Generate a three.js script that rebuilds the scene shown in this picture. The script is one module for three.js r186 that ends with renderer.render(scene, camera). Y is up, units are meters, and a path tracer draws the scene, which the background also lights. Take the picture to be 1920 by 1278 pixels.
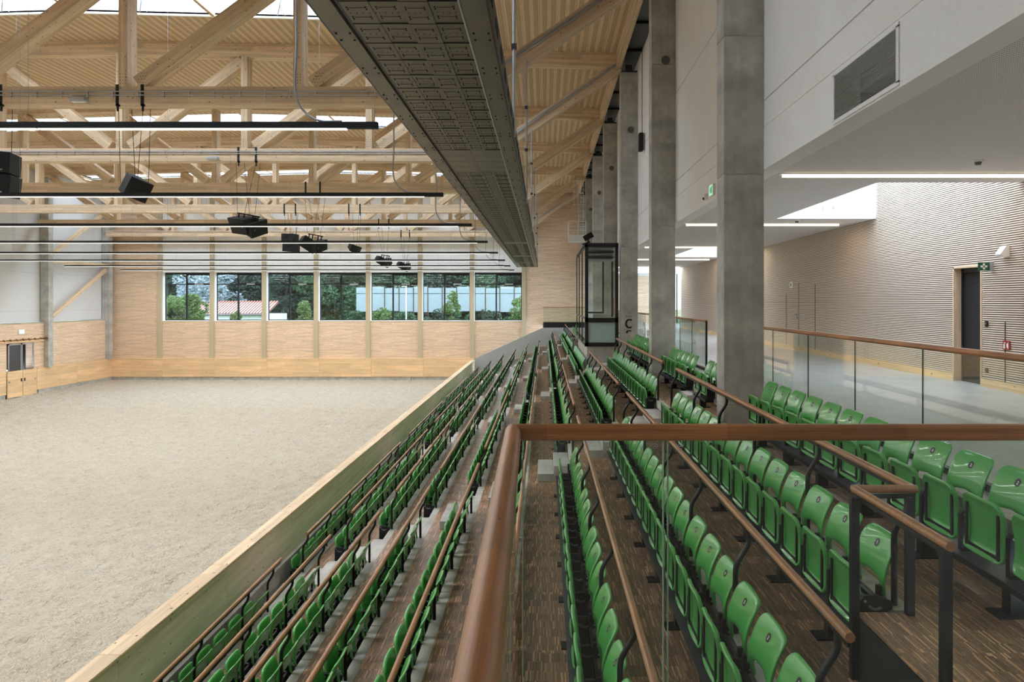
import * as THREE from 'three';
import { mergeGeometries, mergeVertices, toCreasedNormals } from 'three/addons/utils/BufferGeometryUtils.js';
import { RoundedBoxGeometry } from 'three/addons/geometries/RoundedBoxGeometry.js';
import { RectAreaLightUniformsLib } from 'three/addons/lights/RectAreaLightUniformsLib.js';
import { FontLoader } from 'three/addons/loaders/FontLoader.js';
import { TextGeometry } from 'three/addons/geometries/TextGeometry.js';

// ---------------------------------------------------------------- camera, sky, light, exposure
// metres; the eye is the origin, x to the right, depth D into the hall is z = -D
const scene = new THREE.Scene();
const F = 1250;                                             // focal length in pixels of the 1920 x 1278 frame
const camera = new THREE.PerspectiveCamera(2 * Math.atan(639 / F) * 180 / Math.PI, 1920 / 1278, 0.05, 400);
camera.setViewOffset(1920, 1278, -61, 73, 1920, 1278);      // shifted lens: verticals stay vertical
camera.position.set(0, 0, 0);
camera.lookAt(0, 0, -10);
const renderer = new THREE.WebGLRenderer();
renderer.toneMapping = THREE.LinearToneMapping;
renderer.toneMappingExposure = 1.1;
renderer.shadowMap.enabled = true;
RectAreaLightUniformsLib.init();
scene.background = new THREE.Color().setRGB(0.77, 0.92, 1.12);   // bright overcast sky
scene.backgroundIntensity = 8.5;
const HALL_LAMP = { color: new THREE.Color().setRGB(1.0, 0.985, 0.96), intensity: 84 };
const CONCOURSE_LAMP = { color: new THREE.Color().setRGB(1.0, 0.78, 0.52), intensity: 38 };

// ---------------------------------------------------------------- helpers
let seed = 7;
const rnd = () => { seed = (seed + 0x6D2B79F5) | 0; let t = Math.imul(seed ^ (seed >>> 15), 1 | seed); t = (t + Math.imul(t ^ (t >>> 7), 61 | t)) ^ t; return ((t ^ (t >>> 14)) >>> 0) / 4294967296; };
const rr = (a, b) => a + (b - a) * rnd();
const clamp = (x, a = 0, b = 1) => Math.min(b, Math.max(a, x));
const smooth = (a, b, x) => { const t = clamp((x - a) / (b - a)); return t * t * (3 - 2 * t); };
const hash = (x, y, s = 0) => { let h = (Math.imul(x | 0, 374761393) + Math.imul(y | 0, 668265263) + Math.imul(s | 0, 974634777)) | 0; h = Math.imul(h ^ (h >>> 13), 1274126177); return ((h ^ (h >>> 16)) >>> 0) / 4294967296; };
// value noise that repeats after px, py cells
function vnoise(x, y, px, py, s = 0) {
  const ix = Math.floor(x), iy = Math.floor(y), fx = x - ix, fy = y - iy, u = fx * fx * (3 - 2 * fx), v = fy * fy * (3 - 2 * fy);
  const m = (a, b) => ((a % b) + b) % b, h = (a, b) => hash(m(a, px), m(b, py), s);
  return (h(ix, iy) * (1 - u) + h(ix + 1, iy) * u) * (1 - v) + (h(ix, iy + 1) * (1 - u) + h(ix + 1, iy + 1) * u) * v;
}
function tex(w, h, fn, srgb = true) {
  const d = new Uint8Array(w * h * 4);
  for (let y = 0; y < h; y++) for (let x = 0; x < w; x++) {
    const c = fn(x / w, y / h, x, y), o = (y * w + x) * 4;
    if (typeof c === 'number') d[o] = d[o + 1] = d[o + 2] = clamp(c, 0, 255); else { d[o] = clamp(c[0], 0, 255); d[o + 1] = clamp(c[1], 0, 255); d[o + 2] = clamp(c[2], 0, 255); }
    d[o + 3] = 255;
  }
  const t = new THREE.DataTexture(d, w, h);
  t.wrapS = t.wrapT = THREE.RepeatWrapping; t.magFilter = THREE.LinearFilter; t.minFilter = THREE.LinearFilter;
  if (srgb) t.colorSpace = THREE.SRGBColorSpace;
  t.needsUpdate = true;
  return t;
}
const rep = (t, sx, sy) => { t.repeat.set(1 / sx, 1 / sy); return t; };   // the picture covers sx by sy metres
const std = (o) => new THREE.MeshStandardMaterial(o);
const phy = (o) => new THREE.MeshPhysicalMaterial(o);
const taken = new Map();
const numbered = (n) => { const k = taken.get(n) ?? 0; taken.set(n, k + 1); return k ? n + '_' + String(k).padStart(3, '0') : n; };
function tag(o, label, category, group, kind) { o.userData.label = label; if (category) o.userData.category = category; if (group) o.userData.group = group; if (kind) o.userData.kind = kind; return o; }
function thing(name, label, category, group, pos) { const g = new THREE.Group(); g.name = numbered(name); scene.add(g); if (pos) g.position.set(...pos); return tag(g, label, category, group); }
function struct(name, label, category) { const g = new THREE.Group(); g.name = numbered(name); scene.add(g); return tag(g, label, category, null, 'structure'); }
function part(name, geo, mat, parent, label) { const m = new THREE.Mesh(geo, mat); m.name = name; if (label) m.userData.label = label; parent.add(m); return m; }
// texture coordinates in metres, u along the grain axis
function uvm(g, grain = 'x', shift = true) {
  const p = g.attributes.position, n = g.attributes.normal, uv = new Float32Array(p.count * 2), ou = shift ? rr(0, 9) : 0, ov = shift ? rr(0, 9) : 0;
  for (let i = 0; i < p.count; i++) {
    const P = { x: p.getX(i), y: p.getY(i), z: p.getZ(i) }, ax = Math.abs(n.getX(i)), ay = Math.abs(n.getY(i)), az = Math.abs(n.getZ(i));
    const nn = ax >= ay && ax >= az ? 'x' : ay >= az ? 'y' : 'z', rest = ['x', 'y', 'z'].filter((k) => k !== nn);
    const a = rest.includes(grain) ? grain : rest[0], b = rest.find((k) => k !== a);
    uv[i * 2] = P[a] + ou; uv[i * 2 + 1] = P[b] + ov;
  }
  g.setAttribute('uv', new THREE.BufferAttribute(uv, 2));
  return g;
}
// box from x0..x1, y0..y1 and depth d0..d1
function box(x0, x1, y0, y1, d0, d1, grain = 'x', shift = true) {
  const g = new THREE.BoxGeometry(Math.abs(x1 - x0), Math.abs(y1 - y0), Math.abs(d1 - d0));
  g.translate((x0 + x1) / 2, (y0 + y1) / 2, -(d0 + d1) / 2);
  return uvm(g, grain, shift);
}
function rbox(x0, x1, y0, y1, d0, d1, r = 0.01, grain = 'x') {
  const g = new RoundedBoxGeometry(Math.abs(x1 - x0), Math.abs(y1 - y0), Math.abs(d1 - d0), 1, r);
  g.translate((x0 + x1) / 2, (y0 + y1) / 2, -(d0 + d1) / 2);
  return uvm(g, grain);
}
const V = (x, y, d) => new THREE.Vector3(x, y, -d);
// straight bar between two points: along = length, h and t its section (h lies in the plane that holds `up`)
function bar(a, b, h, t, up = new THREE.Vector3(0, 1, 0)) {
  const dir = b.clone().sub(a), L = dir.length(); dir.normalize();
  const g = uvm(new THREE.BoxGeometry(L, h, t), 'x');
  const z = new THREE.Vector3().crossVectors(dir, up).normalize(), y = new THREE.Vector3().crossVectors(z, dir);
  g.applyMatrix4(new THREE.Matrix4().makeBasis(dir, y, z).setPosition(a.clone().add(b).multiplyScalar(0.5)));
  return g;
}
function rod(a, b, r, seg = 8) {
  const dir = b.clone().sub(a), L = dir.length(), g = new THREE.CylinderGeometry(r, r, L, seg);
  g.applyQuaternion(new THREE.Quaternion().setFromUnitVectors(new THREE.Vector3(0, 1, 0), dir.normalize()));
  const m = a.clone().add(b).multiplyScalar(0.5); g.translate(m.x, m.y, m.z);
  return g;
}
function tube(points, r, seg = 16, rad = 8) { return new THREE.TubeGeometry(new THREE.CatmullRomCurve3(points, false, 'centripetal'), seg, r, rad, false); }
const merge = (list) => mergeGeometries(list.map((g) => { const h = g.index ? g.toNonIndexed() : g; for (const k of Object.keys(h.attributes)) if (!['position', 'normal', 'uv'].includes(k)) h.deleteAttribute(k); return h; }));
function extr(shape, depth, bevel = 0) { return new THREE.ExtrudeGeometry(shape, { depth, bevelEnabled: bevel > 0, bevelThickness: bevel, bevelSize: bevel, bevelSegments: 2, curveSegments: 8 }); }
const poly = (pts) => new THREE.Shape(pts.map(([x, y]) => new THREE.Vector2(x, y)));
const ORD = ['first', 'second', 'third', 'fourth', 'fifth', 'sixth', 'seventh', 'eighth', 'ninth', 'tenth', 'eleventh', 'twelfth', 'thirteenth', 'fourteenth', 'fifteenth', 'sixteenth', 'seventeenth', 'eighteenth', 'nineteenth', 'twentieth', 'twenty-first'];

// ---------------------------------------------------------------- materials
function woodTex(w, h, base, vary, knots, lines, s) {
  const ks = []; seed = 1000 + s; for (let i = 0; i < knots; i++) ks.push([rnd(), rnd(), rr(0.004, 0.010), rnd()]);
  return tex(w, h, (u, v) => {
    const lam = Math.floor(v * lines), tone = hash(lam, Math.floor(u * 2 + lam * 0.37) % 2, s) - 0.5;
    let g = vnoise(u * 8, v * 160, 8, 160, s) * 0.5 + vnoise(u * 30, v * 320, 30, 320, s + 1) * 0.3 + vnoise(u * 4, v * 14, 4, 14, s + 2) * 0.5 - 0.65;
    let k = 1;
    for (const [kx, ky, kr, q] of ks) { let dx = Math.abs(u - kx); dx = Math.min(dx, 1 - dx); let dy = Math.abs(v - ky); dy = Math.min(dy, 1 - dy); const d = Math.hypot(dx * w / h, dy) / kr; if (d < 1.6) k = Math.min(k, 0.42 + 0.58 * smooth(0.5, 1.6, d)); }
    const seam = Math.abs(v * lines - Math.round(v * lines)) < 0.03 ? 0.93 : 1;
    const f = (1 + (tone * 0.5 + g) * vary) * k * seam;
    return [base[0] * f, base[1] * f * (k < 1 ? 0.95 : 1), base[2] * f * (k < 1 ? 0.88 : 1)];
  });
}
const T = {};
T.glulam = rep(woodTex(1024, 512, [222, 196, 162], 0.22, 40, 8, 11), 4, 1.2);
T.kick = rep(woodTex(1024, 512, [230, 194, 148], 0.18, 16, 4, 23), 5, 1.7);
T.paleWood = rep(woodTex(512, 512, [236, 220, 196], 0.14, 14, 1, 53), 2.4, 1.0);
T.oak = rep(woodTex(512, 256, [164, 112, 70], 0.36, 2, 1, 37), 1.2, 0.3);
T.clad = rep(tex(1024, 1024, (u, v) => {                           // end wall: narrow boards
  const row = Math.floor(v * 40), len = 3 + Math.floor(hash(row, 5, 3) * 2), seg = Math.floor((u + hash(row, 1, 3)) * len) % len;
  const t = hash(row, seg, 8) - 0.5, g = vnoise(u * 24, v * 400, 24, 400, 9) - 0.5, j = Math.abs(v * 40 - Math.round(v * 40)) < 0.07 ? 0.86 : 1;
  const f = (1 + t * 0.12 + g * 0.12) * j; return [224 * f, 196 * f, 166 * f];
}), 3.2, 1.9);
T.ceil = rep(tex(512, 1024, (u, v) => {                            // u along the boards, v across them: rows of drilled holes
  const per = v * 4, f = per - Math.floor(per);
  const inBand = f > 0.30 && f < 0.86, line = (f - 0.30) / 0.56 * 5, fl = Math.abs(line - Math.floor(line) - 0.5);
  const hole = inBand && fl < 0.22 ? 0.62 : 1;
  const joint = v < 0.006 ? 0.5 : 1, g = vnoise(u * 8, v * 200, 8, 200, 4) - 0.5, b = hash(Math.floor(v * 8), 2, 9) - 0.5;
  const k = hole * joint * (1 + g * 0.10 + b * 0.06); return [228 * k, 199 * k, 160 * k];
}), 2.4, 1.14);
T.parquet = rep(tex(1024, 1024, (u, v) => {                        // upright strips laid in short bundles, u along the strips
  const strip = Math.floor(v * 128), bundle = Math.floor(u * 8 + (hash(Math.floor(v * 5), 4) * 0.0)), seg = Math.floor(u * 8 + hash(Math.floor(strip / 22), 3) * 3);
  const t = hash(strip, seg, 12), g = vnoise(u * 60, v * 256, 60, 256, 6) - 0.5, q = hash(Math.floor(strip / 22), seg, 77) - 0.5;
  let f = 0.78 + 0.42 * t * t + g * 0.22 + q * 0.18; if (t > 0.94) f *= 1.18;
  return [158 * f, 122 * f, 93 * f];
}), 1.28, 1.28);
T.concrete = rep(tex(1024, 1024, (u, v) => {
  const a = vnoise(u * 5, v * 5, 5, 5, 21), b = vnoise(u * 22, v * 22, 22, 22, 22), c = vnoise(u * 200, v * 200, 200, 200, 23), st = vnoise(u * 12, v * 2, 12, 2, 24), bo = vnoise(u * 3, v * 40, 3, 40, 26);
  let f = 0.86 + 0.16 * a + 0.10 * b + 0.07 * c + 0.10 * (st - 0.5) + 0.06 * (bo - 0.5);
  if (hash(Math.floor(u * 300), Math.floor(v * 300), 25) > 0.9985) f *= 0.62;
  return [172 * f, 169 * f, 161 * f];
}), 2.4, 2.4);
T.screed = rep(tex(1024, 1024, (u, v) => {
  const a = vnoise(u * 6, v * 6, 6, 6, 31), c = hash(Math.floor(u * 512), Math.floor(v * 512), 32), b = vnoise(u * 90, v * 90, 90, 90, 33);
  let f = 0.92 + 0.10 * a + 0.10 * (c - 0.5) + 0.10 * (b - 0.5); if (c > 0.985) f *= 0.78; if (c < 0.02) f *= 1.08;
  return [174 * f, 171 * f, 168 * f];
}), 2, 2);
T.sand = rep(tex(1024, 1024, (u, v) => {
  const a = vnoise(u * 10, v * 10, 10, 10, 41), b = vnoise(u * 60, v * 60, 60, 60, 42), c = vnoise(u * 260, v * 260, 260, 260, 43), e = hash(Math.floor(u * 1024), Math.floor(v * 1024), 44);
  const m = smooth(0.62, 0.82, 0.6 * b + 0.4 * vnoise(u * 34, v * 34, 34, 34, 45)); let f = 0.88 + 0.04 * a + 0.08 * b + 0.10 * c + 0.06 * e - 0.12 * m; if (e < 0.02) f *= 0.8;
  return [192 * f, 182 * f, 163 * f];
}), 3.1, 3.1);
T.sandBump = rep(tex(1024, 1024, (u, v) => 255 * (0.5 * vnoise(u * 40, v * 40, 40, 40, 51) + 0.3 * vnoise(u * 110, v * 110, 110, 110, 52) + 0.2 * vnoise(u * 300, v * 300, 300, 300, 53)), false), 3.3, 3.3);
T.plaster = rep(tex(512, 512, (u, v) => { const f = 0.965 + 0.025 * vnoise(u * 6, v * 6, 6, 6, 61) + 0.02 * vnoise(u * 120, v * 120, 120, 120, 62); return [243 * f, 242 * f, 239 * f]; }), 3, 3);
T.perf = rep(tex(512, 512, (u, v) => {                             // perforated white ceiling sheet
  const a = (u * 32) % 1 - 0.5, b = (v * 32 + 0.5 * (Math.floor(u * 32) % 2)) % 1 - 0.5; const f = Math.hypot(a, b) < 0.2 ? 0.55 : 1; return [232 * f, 230 * f, 226 * f];
}), 0.96, 0.96);
T.metal = rep(tex(512, 512, (u, v) => { const f = 0.9 + 0.14 * vnoise(u * 5, v * 5, 5, 5, 71) + 0.06 * vnoise(u * 80, v * 80, 80, 80, 72); return [112 * f, 107 * f, 94 * f]; }), 1.2, 1.2);
T.roof = rep(tex(256, 256, (u, v) => { const t = hash(Math.floor(u * 8), Math.floor(v * 8), 5) - 0.5, f = 1 + 0.2 * t; return [186 * f, 124 * f, 104 * f]; }), 2, 2);

const M = {
  glulam: std({ map: T.glulam, roughness: 0.72 }),
  kick: std({ map: T.kick, roughness: 0.6 }),
  clad: std({ map: T.clad, roughness: 0.75 }),
  ceil: std({ map: T.ceil, roughness: 0.8 }),
  oak: phy({ map: T.oak, roughness: 0.42, clearcoat: 0.25, clearcoatRoughness: 0.35 }),
  parquet: std({ map: T.parquet, roughness: 0.42 }),
  concrete: std({ map: T.concrete, roughness: 0.82 }),
  screed: std({ map: T.screed, roughness: 0.34 }),
  sand: std({ map: T.sand, bumpMap: T.sandBump, bumpScale: 0.09, roughness: 0.95 }),
  plaster: std({ map: T.plaster, roughness: 0.85 }),
  limewash: std({ color: 0xd6d6d5, roughness: 0.85 }),
  whitePaint: std({ color: 0xeeeeec, roughness: 0.5 }),
  perf: std({ map: T.perf, roughness: 0.8 }),
  black: std({ color: 0x141517, roughness: 0.42, metalness: 0.3 }),
  matte: std({ color: 0x17181a, roughness: 0.7 }),
  dark: std({ color: 0x2a2c2f, roughness: 0.4, metalness: 0.4 }),
  greyTop: std({ color: 0x55595f, roughness: 0.35, metalness: 0.6 }),
  metal: std({ map: T.metal, roughness: 0.42, metalness: 0.35 }),
  steel: std({ color: 0xb4b8bc, roughness: 0.35, metalness: 0.8 }),
  greyPlastic: std({ color: 0x5e5f62, roughness: 0.5 }),
  seat: phy({ color: new THREE.Color().setRGB(0.075, 0.37, 0.072), roughness: 0.32, clearcoat: 0.6, clearcoatRoughness: 0.05 }),
  batten: std({ color: 0xe2d2c0, roughness: 0.65 }),
  battenBack: std({ color: 0x4e4136, roughness: 0.85 }),
  wallWood: std({ map: T.clad, roughness: 0.7 }),
  pillar: std({ color: 0xbcae90, roughness: 0.7 }),
  paleWood: std({ map: T.paleWood, roughness: 0.7 }),
  paleGrey: std({ color: 0xb9bbbb, roughness: 0.7 }),
  glass: phy({ color: 0xf5faf7, transmission: 1, thickness: 0, roughness: 0.0, ior: 1.5 }),
  roofGlass: phy({ color: 0xffffff, transmission: 1, thickness: 0, roughness: 0.0, ior: 1.5 }),
  windowGlass: phy({ color: 0xdadddc, transmission: 1, thickness: 0, roughness: 0.0, ior: 1.5 }),
  frosted: phy({ color: 0xc8d8d4, transmission: 0.6, thickness: 0, roughness: 0.6 }),
  glassEdgeNear: std({ color: 0x9fb8a8, roughness: 0.2 }),
  glassEdge: std({ color: 0x2c4f42, roughness: 0.2 }),
  strip: std({ color: 0xffffff, emissive: new THREE.Color().setRGB(1, 0.95, 0.85), emissiveIntensity: 1.8 }),
  stripWarm: std({ color: 0xffffff, emissive: new THREE.Color().setRGB(1, 0.82, 0.56), emissiveIntensity: 2.6 }),
  trunk: std({ color: 0x4a3d30, roughness: 0.9 }),
  lawn: std({ color: 0x4a6a34, roughness: 0.95 }),
  red: std({ color: 0x9a2a22, roughness: 0.5 }),
  glow: std({ color: 0xd9f5e4, emissive: 0x8fe0b0, emissiveIntensity: 0.9 }),
};

// ---------------------------------------------------------------- layout
const P = 0.912, Q = 0.441, NROW = 10;
const disc = (k) => 3.235 - P * k, floorY = (k) => -2.02 - Q * k;              // number badge x and tread height of row k, k = 0 the top row
const railX = (k) => 0.61 - P * (k - 3), railY = (k) => -2.11 - 0.4385 * (k - 3);
const CONC = -1.58, SAND = -6.2, CEIL2 = 2.06, WALLX = 8.2, BULK = 3.41, FAR = 53.2, LEFT = -34.8, BACK = -6;
const COLS = [10.35, 17.35, 24.35, 31.35, 38.35, 45.35, 52.35];
const AISLES = [[12.35, 13.6], [22.6, 23.85], [31.9, 33.1], [42.3, 43.5]];
const STANDEND = 50;
const NODES = [-1.87, -6.43, -10.98, -15.55, -20.1, -24.67, -29.2], MID = -15.55;
const topY = (x) => 9.58 - 0.026 * Math.abs(x - MID);

// ---------------------------------------------------------------- floors
{
  // riding arena: raked sand with real relief where the frame sees it
  const x0 = LEFT, x1 = -5.45, d0 = 8.5, d1 = FAR, nx = 270, nd = 410, pos = [], uv = [], idx = [];
  const N = (x, y, f, s) => vnoise(x * f, y * f, 4096, 4096, s);
  for (let j = 0; j <= nd; j++) for (let i = 0; i <= nx; i++) {
    const x = x0 + (x1 - x0) * i / nx, d = d0 + (d1 - d0) * j / nd, X = x + 50, D = d + 10;
    const h = 0.07 * (N(X, D, 2.0, 1) - 0.5) + 0.13 * (N(X, D, 4.6, 2) - 0.5) + 0.03 * (N(X, D, 0.5, 3) - 0.5);
    pos.push(x, SAND + h, -d); uv.push(x, d);
  }
  for (let j = 0; j < nd; j++) for (let i = 0; i < nx; i++) { const a = j * (nx + 1) + i; idx.push(a, a + 1, a + nx + 2, a, a + nx + 2, a + nx + 1); }
  const g = new THREE.BufferGeometry();
  g.setAttribute('position', new THREE.Float32BufferAttribute(pos, 3)); g.setAttribute('uv', new THREE.Float32BufferAttribute(uv, 2)); g.setIndex(idx); g.computeVertexNormals();
  const fl = struct('floor', 'pale raked sand surface of the riding arena', 'floor');
  part('sand_surface', g, M.sand, fl);
  part('sand_base', box(LEFT, -5.45, SAND - 0.5, SAND - 0.06, BACK, FAR, 'x', false), M.sand, fl);
  part('sand_surface', box(LEFT, -5.45, SAND - 0.06, SAND, BACK, 8.5, 'x', false), M.sand, fl);
}
for (let k = 0; k < NROW; k++) {
  // stand terrace: parquet tread, concrete nosing in lengths, concrete riser
  const front = k === NROW - 1 ? -5.38 : disc(k + 1) - 0.03, back = k === 0 ? 3.45 : disc(k) - 0.03, y = floorY(k), near = k === 9 || disc(k) < -0.3 ? BACK : 2.1;
  const t = struct('floor', `brown parquet tread of the ${k === 0 ? 'top row' : k === 9 ? 'bottom row' : ORD[k] + ' row from the top'} of seating`, 'floor');
  part('tread', box(front + 0.13, back + 0.05, y - 0.06, y, near, STANDEND, 'z', false), M.parquet, t);
  for (let d = k === 0 ? 4.36 : near; d < STANDEND; d += 2.45) part('nosing', box(front, front + 0.128, y - 0.12, y + 0.001, d + 0.006, Math.min(d + 2.444, STANDEND), 'z'), M.concrete, t);
  part('riser', box(front + 0.02, front + 0.16, y - Q - 0.1, y - 0.12, near, STANDEND, 'z'), M.concrete, t);
  part('slab', box(front + 0.1, back + 0.06, y - 0.4, y - 0.062, near, STANDEND, 'z'), M.concrete, t);
}
{
  const fl = struct('floor', 'light grey speckled screed floor of the upper concourse', 'floor');
  part('screed', box(3.45, WALLX, CONC - 0.3, CONC, BACK, FAR, 'x', false), M.screed, fl);
  part('screed', box(-0.16, 3.45, CONC - 0.3, CONC, BACK, 2.12, 'x', false), M.screed, fl);
  part('edge_face', box(3.38, 3.45, floorY(0) - 0.1, CONC - 0.001, 4.3, STANDEND, 'z'), M.concrete, fl);
  part('support_wall', box(-0.16, 3.45, -6.3, CONC - 0.3, 1.95, 2.12, 'x'), M.concrete, fl);
  part('support_wall', box(-0.16, -0.04, -6.3, CONC - 0.3, BACK, 1.95, 'z'), M.concrete, fl);
}
{ // tread that juts out at the near end of the top row, with its black side
  const t = thing('landing_box', 'dark parquet landing with black sides at near end of top row', 'landing');
  part('top', box(2.04, 2.43, floorY(0) - 0.05, floorY(0) + 0.002, 2.13, 4.34, 'z', false), M.parquet, t);
  part('side_panel', box(2.03, 2.05, floorY(1) + 0.002, floorY(0) - 0.02, 2.13, 4.345, 'z'), M.matte, t);
  part('end_panel', box(2.05, 2.31, floorY(1) + 0.002, floorY(0) - 0.052, 4.32, 4.345, 'x'), M.matte, t);
}

// ---------------------------------------------------------------- walls of the hall
const PIL = []; for (let i = 0; i < 8; i++) PIL.push(-30.63 + 4.14 * i);
const WY0 = -1.47, WY1 = 2.36;
{
  const w = struct('wall_far', 'end wall clad in pale narrow timber boards under a row of windows', 'wall');
  const top = 10.2;
  part('cladding', box(LEFT, PIL[0], -4.5, top, FAR, FAR + 0.3, 'x'), M.clad, w);
  part('cladding', box(PIL[7], 3.41, -6.3, top, FAR, FAR + 0.3, 'x'), M.clad, w);
  for (let i = 0; i < 7; i++) {
    part('cladding', box(PIL[i], PIL[i + 1], -4.5, WY0 - 0.06, FAR, FAR + 0.3, 'x'), M.clad, w);
    part('plaster_field', box(PIL[i], PIL[i + 1], WY1, top, FAR, FAR + 0.3, 'x'), M.plaster, w);
  }
  part('wall_base', box(LEFT, PIL[7], -6.4, -4.5, FAR, FAR + 0.3, 'x'), M.concrete, w);
  PIL.forEach((x) => part('pillar', box(x - 0.165, x + 0.165, -4.5, 9.2, FAR - 0.14, FAR + 0.02, 'y'), M.pillar, w));
  // kickboard: leaning timber panels on a concrete kerb
  for (let x = LEFT + 0.35, i = 0; x < -5.6; x += 4.14, i++) {
    const x1 = Math.min(x + 4.13, -5.62), g = bar(V(x, -5.22, FAR - 0.27), V(x1, -5.22, FAR - 0.27), 1.42, 0.05); g.translate(0, 0, 0);
    part('kickboard', g, M.kick, w);
  }
  part('kickboard_cap', box(LEFT + 0.3, -5.6, -4.52, -4.47, FAR - 0.3, FAR, 'x'), M.kick, w);
  for (let x = LEFT + 0.4; x < -5.7; x += 5.95) part('kerb_block', box(x, Math.min(x + 5.92, -5.7), -6.3, -5.93, FAR - 0.24, FAR - 0.1, 'x'), M.concrete, w);
}
for (let i = 0; i < 7; i++) {
  const x0 = PIL[i] + 0.165, x1 = PIL[i + 1] - 0.165, w = struct('window_' + (i + 1), `black framed window in the end wall, ${ORD[i]} from the left`, 'window');
  const d = FAR + 0.3, m = x0 + 0.46 * (x1 - x0), f = 0.09;
  part('reveal', box(x0 - 0.02, x0 + 0.03, WY0, WY1, FAR - 0.02, d, 'y'), M.whitePaint, w);
  part('sill', box(x0 - 0.02, x1, WY0 - 0.06, WY0, FAR - 0.04, d + 0.05, 'x'), M.whitePaint, w);
  for (const g of [box(x0, x1, WY1 - 0.17, WY1, d, d + 0.1), box(x0, x1, WY0, WY0 + 0.06, d, d + 0.1), box(x0, x0 + 0.07, WY0, WY1, d, d + 0.1, 'y'), box(x1 - 0.07, x1, WY0, WY1, d, d + 0.1, 'y'), box(m - 0.055, m + 0.055, WY0, WY1, d - 0.02, d + 0.1, 'y'), box(x0, x1, 1.38, 1.45, d, d + 0.1)])
    part('frame_bar', g, M.matte, w);
  part('pane', box(x0, m, WY0, 1.40, d + 0.04, d + 0.055), M.windowGlass, w);
  part('pane', box(m, x1, WY0, 1.40, d + 0.04, d + 0.055), M.windowGlass, w);
  part('pane', box(x0, m, 1.42, WY1 - 0.1, d + 0.04, d + 0.055), M.windowGlass, w);
  // vent sash, tilted in at the top except in two windows
  const tilt = [0.14, 0.14, 0.14, 0.13, 0.13, 0.02, 0.02][i], y0 = 1.47, y1 = WY1 - 0.2;
  const sash = (a, b) => bar(a, b, 0.075, 0.05);
  const A = V(m + 0.1, y0, d - 0.02), B = V(x1 - 0.08, y0, d - 0.02), C = V(m + 0.1, y1, d - 0.02 - tilt * 2), D = V(x1 - 0.08, y1, d - 0.02 - tilt * 2);
  part('sash', merge([sash(A, B), sash(C, D), bar(A, C, 0.07, 0.05, new THREE.Vector3(1, 0, 0)), bar(B, D, 0.07, 0.05, new THREE.Vector3(1, 0, 0))]), M.matte, w);
  const sg = uvm(new THREE.BoxGeometry(x1 - m - 0.18, Math.hypot(y1 - y0, tilt * 2), 0.012)); sg.rotateX(Math.atan2(tilt * 2, y1 - y0)); sg.translate((m + 0.1 + x1 - 0.08) / 2, (y0 + y1) / 2, -(d - 0.02 - tilt));
  part('sash_pane', sg, M.windowGlass, w);
  part('vent_motor', box((m + x1) / 2 - 0.32, (m + x1) / 2 + 0.32, 1.40, 1.47, d - 0.1, d - 0.02), M.paleGrey, w);
}
{
  const w = struct('wall_left', 'left hall wall, white plaster above a pale timber dado', 'wall');
  part('plaster_field', box(LEFT - 0.3, LEFT, -1.35, 10, BACK, FAR + 0.3, 'z'), M.limewash, w);
  for (const y of [-0.62, 2.0, 4.4]) part('joint', box(LEFT - 0.01, LEFT + 0.002, y, y + 0.02, BACK, FAR, 'z'), M.paleGrey, w);
  // dado, with the gate opening left free between depth 42.7 and 45.1
  part('cladding', box(LEFT - 0.3, LEFT + 0.3, -4.5, -1.42, 45.02, FAR, 'z'), M.clad, w);
  part('cladding', box(LEFT - 0.3, LEFT + 0.3, -2.70, -1.42, 42.75, 45.02, 'z'), M.clad, w);
  part('cladding', box(LEFT - 0.3, LEFT + 0.3, -4.5, -1.42, BACK, 42.75, 'z'), M.clad, w);
  part('dado_cap', box(LEFT - 0.02, LEFT + 0.34, -1.42, -1.36, BACK, FAR, 'z'), M.concrete, w);
  part('wall_base', box(LEFT - 0.3, LEFT + 0.2, -6.4, -4.5, BACK, FAR, 'z'), M.concrete, w);
  const lean = (d0, d1) => { const g = bar(V(LEFT + 0.42, -5.2, d0), V(LEFT + 0.42, -5.2, d1), 1.46, 0.05); return g; };
  for (const [d0, d1] of [[45.15, 49.0], [49.02, 52.95], [38, 42.55], [34, 37.98]]) part('kickboard', lean(d0, d1), M.kick, w);
  for (const [a, e] of [[34, 42.55], [45.15, 52.95]]) part('kickboard_cap', box(LEFT + 0.1, LEFT + 0.46, -4.52, -4.47, a, e, 'z'), M.kick, w);
  for (let d = 45.3; d < 52.9; d += 2.1) part('kerb_block', box(LEFT + 0.2, LEFT + 0.42, -6.3, -5.93, d, Math.min(d + 2.08, 52.9), 'z'), M.concrete, w);
  part('kerb_block', box(LEFT + 0.2, LEFT + 0.42, -6.3, -5.93, 36, 42.5, 'z'), M.concrete, w);
}
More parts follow.
